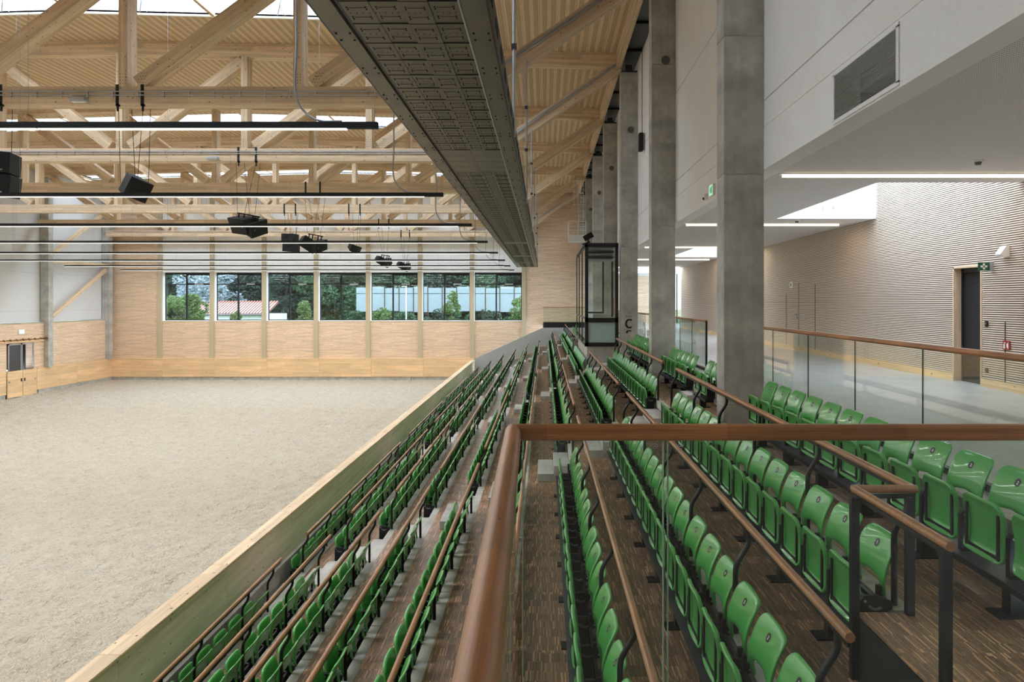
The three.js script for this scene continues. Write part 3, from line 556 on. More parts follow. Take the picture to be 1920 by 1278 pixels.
{ // small emergency fittings on the chords
  for (const [px, zf, n] of [[152, 17.35, 'nearest'], [401, 24.35, 'second']]) {
    const x = (px - 1021) * zf / F, l = thing('emergency_light', `small grey emergency light on the ${n} truss chord`, 'light');
    part('housing', rbox(x - 0.2, x + 0.2, 5.19, 5.29, zf - 0.16, zf, 0.02), M.paleGrey, l);
    part('diffuser', box(x - 0.16, x + 0.16, 5.17, 5.19, zf - 0.13, zf - 0.03), M.whitePaint, l);
  }
}

// ---------------------------------------------------------------- seats
function blade({ rows, W, R, Rb, y0, y1, cut, x0, tf, tb, cols }) {
  const w = (y) => { let v = W(y); if (y > y1 - R) { const q = y - (y1 - R); v -= R - Math.sqrt(Math.max(0, R * R - q * q)); } if (Rb && y < y0 + Rb) { const q = y0 + Rb - y; v -= Rb - Math.sqrt(Math.max(0, Rb * Rb - q * q)); } return v; };
  const c = (y) => (cut && y < cut.y + cut.h ? cut.w * Math.pow(Math.max(0, 1 - ((y - cut.y) / cut.h) ** 4), 0.25) : 0);
  const dist = (y, z) => { let d = Math.min(w(y) - Math.abs(z), y1 - y, y - y0); if (cut) { const e = Math.pow(Math.abs(z / cut.w) ** 4 + Math.abs((y - cut.y) / cut.h) ** 4, 0.25) - 1; d = Math.min(d, e * 0.13); } return Math.max(0, d); };
  const pos = [], idx = [];
  const grid = (ys, za, zb, n) => {
    for (const side of [0, 1]) {
      const base = pos.length / 3;
      for (const y of ys) for (let i = 0; i <= n; i++) { const s = Math.sin((i / n * 2 - 1) * Math.PI / 2), z = (za(y) + zb(y)) / 2 + s * (zb(y) - za(y)) / 2, d = dist(y, z); pos.push(side ? x0(y, z) + tb(d) : x0(y, z) - tf(d), y, z); }
      for (let j = 0; j + 1 < ys.length; j++) for (let i = 0; i < n; i++) { const a = base + j * (n + 1) + i, b = a + 1, e = a + n + 1, f = e + 1; if (!side) idx.push(a, b, e, b, f, e); else idx.push(a, e, b, b, e, f); }
    }
  };
  if (cut) {
    const up = rows.filter((y) => y >= cut.y + cut.h - 1e-6), lo = rows.filter((y) => y <= cut.y + cut.h + 1e-6);
    grid(up, (y) => -w(y), (y) => w(y), cols); grid(lo, (y) => -w(y), (y) => -c(y), Math.round(cols / 2)); grid(lo, (y) => c(y), (y) => w(y), Math.round(cols / 2));
  } else grid(rows, (y) => -w(y), (y) => w(y), cols);
  let g = new THREE.BufferGeometry(); g.setAttribute('position', new THREE.Float32BufferAttribute(pos, 3)); g.setIndex(idx);
  g = mergeVertices(g, 1e-5); g.computeVertexNormals(); return g;
}
const steps = (a, b, n) => Array.from({ length: n + 1 }, (_, i) => a + (b - a) * (0.5 - 0.5 * Math.cos(Math.PI * i / n)));
const round = (t, r) => (d) => t * Math.sqrt(Math.max(0, 1 - (1 - Math.min(d / r, 1)) ** 2));
const backX = (y, z) => -0.055 + 0.10 * (y - 0.60) / 0.27 * (y > 0.6 ? 1 : 0.6) + 0.05 * ((y - 0.72) / 0.15) ** 2 * 0.4 - 0.35 * z * z;
const SEATG = {
  back: blade({ rows: [...steps(0.455, 0.60, 5), ...steps(0.60, 0.87, 10).slice(1)], W: (y) => 0.213 - 0.02 * smooth(0.6, 0.45, y), R: 0.07, y0: 0.455, y1: 0.87, cut: { y: 0.44, h: 0.16, w: 0.155 }, x0: backX, tf: round(0.014, 0.03), tb: (d) => round(0.018, 0.02)(d) - 0.012 * smooth(0.03, 0.06, d), cols: 16 }),
  pan: blade({ rows: steps(0.285, 0.685, 14), W: (y) => 0.21, R: 0.085, Rb: 0.05, y0: 0.285, y1: 0.685, x0: (y, z) => -0.245 + 0.02 * Math.sin((y - 0.285) / 0.4 * Math.PI * 1.4) + 0.04 * (y - 0.48) + 0.35 * z * z, tf: (d) => round(0.02, 0.016)(d) - 0.026 * smooth(0.026, 0.038, d), tb: round(0.02, 0.03), cols: 16 }),
};
{ // black frame lying in the hollow under the folded seat
  const x = -0.245;
  SEATG.frame = merge([new THREE.BoxGeometry(0.014, 0.30, 0.02).translate(x, 0.46, 0.165), new THREE.BoxGeometry(0.014, 0.30, 0.02).translate(x, 0.46, -0.165), new THREE.BoxGeometry(0.03, 0.035, 0.36).translate(x + 0.012, 0.315, 0)]);
  const sh = poly([[-0.235, 0.24], [-0.235, 0.49], [-0.215, 0.515], [-0.13, 0.52], [-0.03, 0.48], [-0.03, 0.44], [-0.10, 0.40], [-0.12, 0.24]]);
  const br = extr(sh, 0.03, 0.004); br.translate(0, 0, 0.229);
  SEATG.bracket = merge([br, new THREE.BoxGeometry(0.03, 0.34, 0.03).translate(-0.09, 0.40, 0.203), new THREE.BoxGeometry(0.03, 0.34, 0.03).translate(-0.09, 0.40, -0.203), new THREE.BoxGeometry(0.025, 0.03, 0.41).translate(-0.09, 0.45, 0), new THREE.BoxGeometry(0.13, 0.015, 0.044).translate(-0.17, 0.238, 0.25)]);
  const h = new THREE.TorusGeometry(0.055, 0.011, 6, 10, 1.9); h.rotateZ(3.6); h.translate(-0.14, 0.49, 0.264);
  SEATG.handle = h;
  const b = []; for (const z of [-0.19, 0.19]) { const c = new THREE.SphereGeometry(0.009, 8, 6); c.translate(backX(0.475, z) - 0.014, 0.475, z); b.push(c); } const c2 = new THREE.CylinderGeometry(0.009, 0.009, 0.008, 8); c2.rotateX(Math.PI / 2); c2.translate(-0.21, 0.49, 0.266); b.push(c2);
  SEATG.bolts = merge(b);
}
const NUM = document.createElement('canvas'); NUM.width = 512; NUM.height = 256;
{
  const c = NUM.getContext('2d'); c.fillStyle = '#141416'; c.fillRect(0, 0, 512, 256); c.fillStyle = '#e8e8e4'; c.textAlign = 'center'; c.textBaseline = 'middle'; c.font = 'bold 38px sans-serif';
  for (let n = 0; n < 32; n++) { const x = (n % 8) * 64 + 32, y = Math.floor(n / 8) * 64 + 32; c.fillText(String(n + 1), x, y + 1); c.beginPath(); c.arc(x - 26, y, 2.4, 0, 7); c.arc(x + 26, y, 2.4, 0, 7); c.fill(); }
}
const numTex = new THREE.CanvasTexture(NUM); numTex.colorSpace = THREE.SRGBColorSpace;
M.badge = std({ map: numTex, roughness: 0.4 });
const badgeG = Array.from({ length: 24 }, (_, n) => {
  const g = new THREE.CircleGeometry(0.03, 18), uv = g.attributes.uv, cx = (n % 8) / 8, cy = 1 - (Math.floor(n / 8) + 1) / 4;
  for (let i = 0; i < uv.count; i++) uv.setXY(i, cx + uv.getX(i) / 8, cy + uv.getY(i) / 4);
  const y = 0.785, s = (backX(y + 0.02, 0) - backX(y - 0.02, 0)) / 0.04;
  g.rotateX(-Math.atan(s)); g.rotateY(-Math.PI / 2); g.translate(backX(y, 0) - 0.0155, y, 0);
  return g;
});
const ROWN = Array.from({ length: NROW }, (_, k) => (k === 0 ? 'top row' : k === NROW - 1 ? 'bottom row' : `${ORD[k]} row from top`));
const SECT = ['nearest block', 'second block', 'third block', 'fourth block', 'farthest block'];
const seatList = [];                                        // { k, sec, n, d }
const runs = [];                                            // { k, sec, d0, d1 } one beam under each run of seats
function addRun(k, sec, first, last, from = 1) { let n = from; for (let d = first; d <= last + 1e-6; d += 0.5, n++) seatList.push({ k, sec, n, d }); runs.push({ k, sec, d0: first - 0.25, d1: last + 0.25 }); }
addRun(0, 0, 4.06, 9.56); addRun(0, 1, 12.55, 13.05); addRun(0, 2, 14.35, 16.85); addRun(0, 3, 18.7, 23.7);
for (let k = 1; k < NROW; k++) {
  const vis = Math.max(k === 1 ? 4.66 : 3.2, (-floorY(k) - 0.9) * F / 712 - 1.2), base = [0, 4.66, 3.71, 4.23][k] ?? 4.2;
  let f = base; while (f < vis - 0.01) f += 0.5; const skip = Math.round((f - base) / 0.5);
  addRun(k, 0, f, 11.71, 1 + skip);
  addRun(k, 1, 13.92, 22.3);
  if (k !== 1) addRun(k, 2, 24.2, 31.5);
  addRun(k, 3, 33.45, 41.95);
  addRun(k, 4, 43.85, 49.3);
}
for (const s of seatList) { s.px = 1021 + disc(s.k) * F / s.d; s.py = 566 - (floorY(s.k) + 0.7) * F / s.d; s.vis = s.px > -10 && s.px < 1940 && s.py < 1330; }
const ranked = seatList.filter((s) => s.vis).sort((a, b) => a.d - b.d), near = new Set(ranked.slice(0, 300));
let seat0 = null;
for (const s of seatList) {
  if (!near.has(s)) continue;
  let o;
  if (!seat0) {
    seat0 = o = new THREE.Group();
    part('backrest', SEATG.back, M.seat, o); const pan = part('seat_pan', SEATG.pan, M.seat, o); part('pan_frame', SEATG.frame, M.black, pan);
    const b = part('bracket', SEATG.bracket, M.black, o); part('handle', SEATG.handle, M.greyPlastic, b); part('bolts', SEATG.bolts, M.steel, o).userData.kind = 'stuff';
    part('number_badge', badgeG[0], M.badge, o);
  } else o = seat0.clone();
  o.name = numbered('folding_seat'); scene.add(o);
  o.children.find((c) => c.name === 'number_badge').geometry = badgeG[Math.min(s.n - 1, 23)];
  o.position.set(disc(s.k), floorY(s.k), -s.d);
  tag(o, `green folding seat, ${ORD[s.n - 1]} from near end, ${ROWN[s.k]}, ${SECT[s.sec]}`, 'seat', `seats of the ${ROWN[s.k]}`);
}
{ // the seats farther off
  const rest = seatList.filter((s) => !near.has(s)), g = thing('distant_seats', 'rows of small green folding seats in the far blocks of the stand', 'seats'); g.userData.kind = 'stuff';
  const m4 = new THREE.Matrix4();
  for (const [n, geo, mat] of [['backrests', SEATG.back, M.seat], ['seat_pans', SEATG.pan, M.seat], ['brackets', SEATG.bracket, M.black]]) {
    const im = new THREE.InstancedMesh(geo, mat, rest.length); im.name = n; im.userData.kind = 'stuff';
    rest.forEach((s, i) => im.setMatrixAt(i, m4.makeTranslation(disc(s.k), floorY(s.k), -s.d))); g.add(im);
  }
}
// beam and feet under every run
for (const r of runs) {
  const x = disc(r.k) - 0.2, y = floorY(r.k), b = thing('seat_beam', `black beam on feet under the ${ROWN[r.k]} of the ${SECT[r.sec]}`, 'beam', 'black beams under the seats', [x, y, -(r.d0 + r.d1) / 2]);
  const L = r.d1 - r.d0, loc = (x0, x1, y0, y1, z0, z1) => { const g = new THREE.BoxGeometry(x1 - x0, y1 - y0, z1 - z0); g.translate((x0 + x1) / 2, (y0 + y1) / 2, (z0 + z1) / 2); return g; };
  part('beam', loc(-0.07, 0.09, 0.165, 0.225, -L / 2, L / 2), M.black, b);
  part('top_plate', loc(-0.10, 0.10, 0.225, 0.232, -L / 2, L / 2), M.greyTop, b);
  for (let z = L / 2 - 0.5; z > -L / 2; z -= 1.0) { const f = part('foot', loc(-0.05, 0.06, 0.0, 0.165, z - 0.04, z + 0.04), M.black, b); part('foot_plate', loc(-0.14, 0.14, 0.0, 0.014, z - 0.07, z + 0.07), M.black, f); }
}

// ---------------------------------------------------------------- handrails behind each row
const swan = (() => { const c = new THREE.CatmullRomCurve3([[0, 0], [0, 0.25], [0, 0.50], [0.008, 0.545], [0.035, 0.60], [0.075, 0.665], [0.098, 0.72], [0.10, 0.76], [0.10, 0.81]].map(([x, y]) => new THREE.Vector3(x, y, 0)), false, 'centripetal'); return new THREE.TubeGeometry(c, 22, 0.021, 8, false); })();
function handrail(k, sec, d0, d1) {
  const fy = floorY(k - 1), x = railX(k), y = railY(k), h = thing('handrail', `oak handrail on black swan neck posts behind ${ROWN[k]} seats, ${SECT[sec]}`, 'handrail', 'handrails on the stand', [x, fy, -(d0 + d1) / 2]);
  const L = d1 - d0, ry = y - fy, g = new THREE.CylinderGeometry(0.027, 0.027, L, 12); g.rotateX(Math.PI / 2); g.translate(0, ry, 0);
  const p = g.attributes.position, n = g.attributes.normal, uv = g.attributes.uv; for (let i = 0; i < p.count; i++) uv.setXY(i, p.getZ(i) + d0, Math.atan2(n.getY(i), n.getX(i)) * 0.027);
  part('rail', g, M.oak, h);
  part('rail_bar', new THREE.BoxGeometry(0.012, 0.04, L - 0.03).translate(0, ry - 0.035, 0), M.black, h);
  const cnt = Math.max(2, Math.round(L / 1.5) + 1);
  for (let i = 0; i < cnt; i++) { const m = part('post', swan, M.black, h); const base = seatList.find((q) => q.k === k && q.sec === sec)?.d ?? d0, want = d0 + 0.12 + (L - 0.24) * i / (cnt - 1), dd = clamp(base + 0.25 + 0.5 * Math.round((want - base - 0.25) / 0.5), d0 + 0.05, d1 - 0.05); m.position.set(-0.10, 0, (d0 + d1) / 2 - dd); m.scale.y = (ry - 0.03) / 0.81; }
  return h;
}
for (let k = 1; k < NROW; k++) {
  const near0 = k === 1 ? 4.4 : k === 2 ? 3.32 : Math.max(2.6, (-railY(k)) * F / 712 - 1.5);
  handrail(k, 0, near0, 12.3);
  handrail(k, 1, 13.65, 22.5);
  if (k > 2) handrail(k, 2, 23.95, 31.8);
  handrail(k, 3, 33.2, 42.2);
  handrail(k, 4, 43.6, 49.4);
}
{ // cranked railing at the near end of the top row
  const r = thing('cranked_railing', 'short cranked oak railing with square black posts around the landing', 'railing'), y = railY(1), bend = [[railX(1), 4.4], [2.05, 4.4]];
  part('rail', merge([rod(V(railX(1) + 0.02, y, 4.4), V(2.03, y, 4.4), 0.027, 12), rod(V(2.05, y, 4.4), V(2.05, y, 3.36), 0.027, 12)]), M.oak, r);
  part('rail_bar', merge([box(2.05, railX(1), y - 0.06, y - 0.03, 4.39, 4.41), box(2.04, 2.06, y - 0.06, y - 0.03, 3.4, 4.4)]), M.black, r);
  for (const [x, d, y0] of [[2.003, 4.31, floorY(1) + 0.03], [2.36, 4.31, floorY(0)], [2.07, 3.44, floorY(0)]]) part('post', box(x - 0.025, x + 0.025, y0, y - 0.03, d - 0.02, d + 0.02, 'y'), M.black, r);
}

// ---------------------------------------------------------------- aisle steps
const AN = ['nearest', 'second', 'third', 'farthest'];
for (let k = 1; k < NROW; k++) AISLES.forEach(([d0, d1], a) => {
  if (a === 2 && k === 1) return;
  const bx = disc(k) - 0.03, y = floorY(k), s = thing('aisle_step', `pair of pale concrete steps in the ${AN[a]} aisle, ${ROWN[k]}`, 'steps', 'concrete steps in the aisles', [bx, y, -(d0 + d1) / 2]);
  const w = d1 - d0 - 0.12, mk = (x0, x1, h) => { const g = new RoundedBoxGeometry(x1 - x0, h, w, 1, 0.008); g.translate((x0 + x1) / 2, h / 2, 0); return uvm(g, 'z'); };
  if (k < 9) part('step_block', mk(-0.6, -0.3, Q / 3), M.concrete, s);
  part('step_block', mk(-0.298, 0.0, Q * 2 / 3), M.concrete, s);
});
{
  const s = thing('aisle_step', 'concrete steps from the top row up to the concourse', 'steps', 'concrete steps in the aisles');
  part('step_block', rbox(2.86, 3.14, floorY(0), floorY(0) + 0.15, 13.4, 14.08, 0.01), M.concrete, s);
  part('step_block', rbox(3.142, 3.42, floorY(0), floorY(0) + 0.29, 13.4, 14.08, 0.01), M.concrete, s);
}

// ---------------------------------------------------------------- glass guards
function guard(name, label, X, Y, d0, d1, joints, oakR) {
  const g = thing(name, label, 'guard rail');
  const all = [d0, ...joints, d1];
  for (let i = 0; i + 1 < all.length; i++) { const pn = part('pane', box(X - 0.008, X + 0.008, CONC + 0.0, Y, all[i] + 0.006, all[i + 1] - 0.006), M.glass, g); part('pane_edge', box(X - 0.0085, X + 0.0085, CONC + 0.002, Y, all[i] + 0.004, all[i] + 0.0065), M.glassEdge, pn); }
  const c = uvm(rod(V(X, Y, d0), V(X, Y, d1), oakR, 14), 'z'); part('handrail', c, M.oak, g);
  part('floor_channel', box(X - 0.03, X + 0.03, CONC - 0.02, CONC + 0.06, d0, d1, 'z'), M.dark, g);
  return g;
}
const GY = -0.437, GX = 3.72;
guard('glass_guard', 'glass guard with oak handrail along the near concourse edge', GX, GY, 2.3, 11.6, [3.7, 5.12, 6.55, 7.98, 9.4, 10.85], 0.03);
{ const g = guard('glass_guard', 'glass guard with oak handrail between second column and concourse steps', GX, GY, 15.35, 24.3, [16.8, 18.3, 19.8, 21.3, 22.8], 0.03); part('end_post', box(GX - 0.02, GX + 0.02, CONC, GY, 15.3, 15.35), M.black, g); }
guard('glass_guard', 'glass guard with oak handrail beyond the glazed booth', GX, GY, 24.6, 49.5, [28, 32, 36, 40, 44], 0.03);
{ // the viewer's own balcony: L-shaped rail, glass below
  const g = thing('balcony_guard', 'thick oak handrail on glass panes turning the corner in the foreground', 'guard rail');
  const R = 0.028, Z = 2.24, cx = -0.105;
  const a = uvm(new THREE.CylinderGeometry(R, R, 1, 28).rotateZ(Math.PI / 2), 'x', false);
  const railTo = (p, q, ax, elong = 1.0) => { const g2 = rod(p, q, R, 28); return uvm(g2, ax); };
  part('handrail', merge([uvm(rod(V(cx, GY, Z), V(3.75, GY, Z), R, 28), 'x'), uvm(new THREE.SphereGeometry(R, 28, 16).translate(cx, GY, -Z), 'x')]), M.oak, g);
  part('handrail', uvm(rod(V(cx, GY, Z), V(-0.03, GY, -1.9), R, 28), 'z'), M.oak, g);
  for (const [x0, x1] of [[cx + 0.03, 0.4], [0.412, 1.9], [1.912, 3.6]]) { const pn = part('pane', box(x0, x1, CONC - 0.2, GY, Z - 0.009, Z + 0.009), M.glass, g); part('pane_edge', box(x0, x0 + 0.003, CONC - 0.2, GY, Z - 0.0085, Z + 0.0085), M.glassEdgeNear, pn); part('pane_edge', box(x1 - 0.003, x1, CONC - 0.2, GY, Z - 0.0085, Z + 0.0085), M.glassEdgeNear, pn); }
  const side = bar(V(cx + 0.002, (CONC - 0.2 + GY) / 2, Z - 0.04), V(-0.03, (CONC - 0.2 + GY) / 2, -1.9), GY - CONC + 0.2, 0.018);
  part('pane', side, M.glass, g);
  for (const x of [0.37, 0.455]) { const s = new THREE.TorusGeometry(0.008, 0.0008, 4, 16); s.translate(x, GY - 0.045, -Z + 0.0095); const m = part('glass_stamp', merge([s, new THREE.BoxGeometry(0.007, 0.004, 0.0004).translate(x, GY - 0.045, -Z + 0.0095)]), M.paleGrey, g, 'tiny etched glass stamp'); }
  part('floor_channel', box(cx, 3.6, CONC - 0.3, CONC - 0.1, Z - 0.05, Z + 0.03), M.dark, g);
}

// ---------------------------------------------------------------- glazed booth
{
  const b = thing('glazed_booth', 'tall narrow black framed glass booth standing over the rows', 'booth');
  const x0 = 1.49, x1 = 2.72, d0 = 24.5, d1 = 31.2, y0 = -1.63, y1 = 2.12;
  part('concrete_base', box(x0 + 0.08, x1, floorY(2) - 0.02, y0, d0 + 0.1, d1, 'z'), M.concrete, b);
  const f = 0.12, fr = (a0, a1, b0, b1) => part('frame_bar', box(a0, a1, b0, b1, d0, d0 + 0.12, 'y'), M.dark, b);
  fr(x0, x0 + f, y0, y1); fr(x1 - f, x1, y0, y1); fr(x0, x1, y1 - 0.1, y1); fr(x0, x1, y0, y0 + 0.14); fr(x0, x1, -0.75, -0.58);
  part('frosted_pane', box(x0 + f, x1 - f, y0 + 0.14, -0.75, d0 + 0.05, d0 + 0.065), M.frosted, b, 'frosted lower pane');
  part('pane', box(x0 + f, x1 - f, -0.58, y1 - 0.1, d0 + 0.05, d0 + 0.062), M.glass, b);
  part('inner_frame', merge([box(x1 - 0.24, x1 - 0.18, -0.55, 1.5, d0 + 0.2, d0 + 0.3), box(x0 + 0.66, x0 + 0.72, -0.4, 1.5, d0 + 0.3, d0 + 0.36), box(x0 + 0.12, x0 + 0.72, -0.42, -0.36, d0 + 0.3, d0 + 0.36)]), M.dark, b);
  for (let i = 0; i < 5; i++) part('blind_slat', box(x0 + f, x1 - f, 1.55 + i * 0.1, 1.60 + i * 0.1, d0 + 0.35, d0 + 1.2), i % 2 ? M.dark : M.paleGrey, b);
  part('equipment', merge([box(x0 + 0.3, x0 + 0.95, -0.56, -0.50, d0 + 0.2, d0 + 0.5), box(x0 + 0.4, x0 + 0.7, -0.50, -0.46, d0 + 0.2, d0 + 0.4)]), M.steel, b);
  part('red_strip', box(x1 - 0.20, x1 - 0.16, -0.5, 0.15, d0 + 0.15, d0 + 0.19), std({ color: 0xb2492a, roughness: 0.6 }), b, 'orange red strip');
  for (const d of [d0 + 0.1, d0 + 2.3, d0 + 4.5, d1 - 0.06]) part('side_mullion', box(x0, x0 + 0.06, y0, y1 - 0.05, d, d + 0.06, 'y'), M.dark, b);
  for (const y of [y0, -0.62, y1 - 0.1]) part('side_rail', box(x0, x0 + 0.06, y, y + 0.06, d0, d1, 'z'), M.dark, b);
  part('side_pane', box(x0 + 0.02, x0 + 0.032, y0, y1, d0 + 0.1, d1), M.glass, b);
  part('roof', box(x0, x1, y1, y1 + 0.05, d0, d1, 'z'), M.dark, b);
  part('floor_plate', box(x0 + 0.06, x1, y0 - 0.001, y0 + 0.06, d0 + 0.1, d1, 'z'), M.concrete, b);
  const l = thing('spotlight', 'black spotlight on the roof corner of the glazed booth', 'spotlight', null, [1.62, 2.42, -24.7]);
  const body = new THREE.BoxGeometry(0.36, 0.2, 0.22); body.rotateZ(0.5); part('body', body, M.black, l);
  part('mount', merge([new THREE.BoxGeometry(0.05, 0.2, 0.05).translate(0, -0.12, 0), new THREE.BoxGeometry(0.3, 0.05, 0.06).translate(-0.15, -0.2, 0).rotateZ(0.35)]), M.black, l);
}
{ // white ladder platform on the far columns
  const p = thing('ladder_platform', 'white steel platform with railing on the far column', 'platform'), d = 44.6, x0 = 1.62, x1 = 2.78, y = 4.05;
  part('deck', box(x0, x1, y, y + 0.12, d, d + 0.9), M.whitePaint, p);
  part('toe_board', box(x0 - 0.02, x1, y + 0.12, y + 0.45, d, d + 0.03), M.whitePaint, p);
  for (const yy of [0.75, 1.0, 1.35]) part('rail', merge([rod(V(x0, y + yy, d), V(x1, y + yy, d), 0.022, 6), rod(V(x0, y + yy, d), V(x0, y + yy, d + 0.9), 0.022, 6)]), M.whitePaint, p);
  for (const x of [x0, x0 + 0.6, x1]) part('upright', rod(V(x, y, d), V(x, y + 1.35, d), 0.022, 6), M.whitePaint, p);
  part('side_sheet', box(x0 - 0.02, x0, y + 0.1, y + 1.35, d, d + 0.9), M.whitePaint, p);
  const l = thing('ladder_cage', 'white steel ladder with safety cage above the platform', 'ladder');
  for (const x of [2.30, 2.62]) part('stringer', rod(V(x, y, d + 0.5), V(x, 8.2, d + 0.5), 0.022, 6), M.whitePaint, l);
  for (let yy = y + 0.3; yy < 8.1; yy += 0.3) part('rung', rod(V(2.30, yy, d + 0.5), V(2.62, yy, d + 0.5), 0.012, 5), M.whitePaint, l);
  for (const yy of [6.5, 7.3, 8.1]) part('hoop', merge([rod(V(1.95, yy, d), V(2.62, yy, d), 0.02, 5), rod(V(1.95, yy, d), V(1.95, yy, d + 0.5), 0.02, 5)]), M.whitePaint, l);
  for (const x of [1.95, 2.2, 2.45]) part('cage_bar', rod(V(x, 6.5, d), V(x, 8.3, d), 0.014, 5), M.whitePaint, l);
}

// ---------------------------------------------------------------- concourse: ceiling, slatted wall, door, fittings
const CSKY = [[-2.6, 2.4], [11.5, 16.5], [25.5, 30.6], [39.5, 44.6]], SKX = 5.74;
{
  const c = struct('ceiling', 'white perforated suspended ceiling over the concourse', 'ceiling');
  let at = BACK; const slab = (x0, x1, d0, d1) => part('ceiling_sheet', box(x0, x1, CEIL2, CEIL2 + 0.06, d0, d1, 'x', false), M.perf, c);
  slab(BULK + 0.3, SKX, BACK, FAR);
  for (const [a, b] of CSKY) { slab(SKX, WALLX, at, a); at = b; } slab(SKX, WALLX, at, FAR);
  part('upper_slab', box(BULK + 0.3, SKX - 0.1, CEIL2 + 0.4, CEIL2 + 0.6, BACK, FAR, 'x'), M.concrete, c);
}
CSKY.forEach(([a, b], i) => {
  const w = struct('window_concourse_roof', `${['overhead', 'nearest', 'middle', 'farthest'][i]} square roof light above the concourse wall`, 'roof light'), H = 1.5;
  part('shaft_side', box(SKX - 0.05, SKX, CEIL2 + 0.06, CEIL2 + H, a, b, 'z'), M.whitePaint, w);
  part('shaft_side', box(SKX - 0.05, WALLX + 0.3, CEIL2 + 0.06, CEIL2 + H, a - 0.05, a, 'x'), M.whitePaint, w);
  part('shaft_side', box(SKX - 0.05, WALLX + 0.3, CEIL2 + 0.06, CEIL2 + H, b, b + 0.05, 'x'), M.whitePaint, w);
  part('pane', box(SKX - 0.05, WALLX + 0.3, CEIL2 + H, CEIL2 + H + 0.012, a - 0.05, b + 0.05), M.roofGlass, w);
  part('rod_bracket', merge([rod(V(SKX + 1.15, CEIL2 + 0.2, b - 0.02), V(SKX + 1.15, CEIL2 + 0.5, b - 0.02), 0.02, 6), rod(V(SKX + 1.4, CEIL2 + 0.25, b - 0.04), V(SKX + 1.4, CEIL2 + 0.33, b - 0.04), 0.03, 8)]), M.steel, w);
});
const DOOR = [12.5, 13.38], WEND = 40, WSTART = BACK;                      // door opening and far end of the slatted wall
{
  const w = struct('wall_concourse', 'wall of thin horizontal pale timber battens along the concourse', 'wall');
  const H1 = CEIL2 + 1.5, dTop = 0.70;
  part('backing', box(WALLX + 0.04, WALLX + 0.3, CONC - 0.3, H1, WSTART, DOOR[0], 'z'), M.battenBack, w);
  part('backing', box(WALLX + 0.04, WALLX + 0.3, CONC - 0.3, H1, DOOR[1], WEND, 'z'), M.battenBack, w);
  part('backing', box(WALLX + 0.04, WALLX + 0.3, dTop, H1, DOOR[0], DOOR[1], 'z'), M.battenBack, w);
  const bt = [], s = 0.04;
  for (let y = CONC + 0.16; y < H1 - 0.02; y += s) {
    const add = (a, b) => bt.push(new THREE.BoxGeometry(0.035, 0.024, b - a).translate(WALLX + 0.022, y + 0.012, -(a + b) / 2));
    if (y < dTop) { add(WSTART, DOOR[0]); add(DOOR[1], WEND); } else add(WSTART, WEND);
  }
  part('battens', merge(bt), M.batten, w).userData.kind = 'stuff';
  part('skirting', box(WALLX - 0.012, WALLX + 0.03, CONC, CONC + 0.15, WSTART, DOOR[0], 'z'), M.kick, w);
  part('skirting', box(WALLX - 0.012, WALLX + 0.03, CONC, CONC + 0.15, DOOR[1], WEND, 'z'), M.kick, w);
  // flush doors show only as joints
  for (const [d, y0, y1] of [[20.2, CONC, 0.55], [21.5, CONC, 0.62], [22.6, CONC, 0.3], [11.86, CONC, -0.35], [10.6, CONC, -0.35]]) part('door_joint', box(WALLX - 0.003, WALLX + 0.01, y0, y1, d, d + 0.02, 'y'), M.battenBack, w);
}
{
  const d = struct('door_1', 'dark flush door deep in a pale timber reveal in the concourse wall', 'door');
  const x1 = WALLX + 0.24;
  part('reveal', box(WALLX - 0.01, x1, CONC, 0.70, DOOR[1] - 0.035, DOOR[1], 'y'), M.wallWood, d);
  part('reveal', box(WALLX - 0.01, x1, CONC, 0.70, DOOR[0], DOOR[0] + 0.035, 'y'), M.wallWood, d);
  part('reveal', box(WALLX - 0.01, x1, 0.665, 0.70, DOOR[0], DOOR[1], 'z'), M.wallWood, d);
  part('leaf', box(x1 - 0.08, x1 - 0.03, CONC, 0.58, DOOR[0] + 0.05, DOOR[1] - 0.07), M.matte, d);
  part('frame', merge([box(x1 - 0.1, x1, CONC, 0.665, DOOR[1] - 0.08, DOOR[1] - 0.035), box(x1 - 0.1, x1, 0.58, 0.665, DOOR[0], DOOR[1] - 0.035)]), M.dark, d);
  part('back', box(x1, x1 + 0.1, CONC - 0.1, 0.8, DOOR[0] - 0.1, DOOR[1] + 0.1), M.matte, d);
  part('threshold', box(WALLX - 0.01, x1, CONC - 0.1, CONC + 0.001, DOOR[0], DOOR[1]), M.screed, d);
}
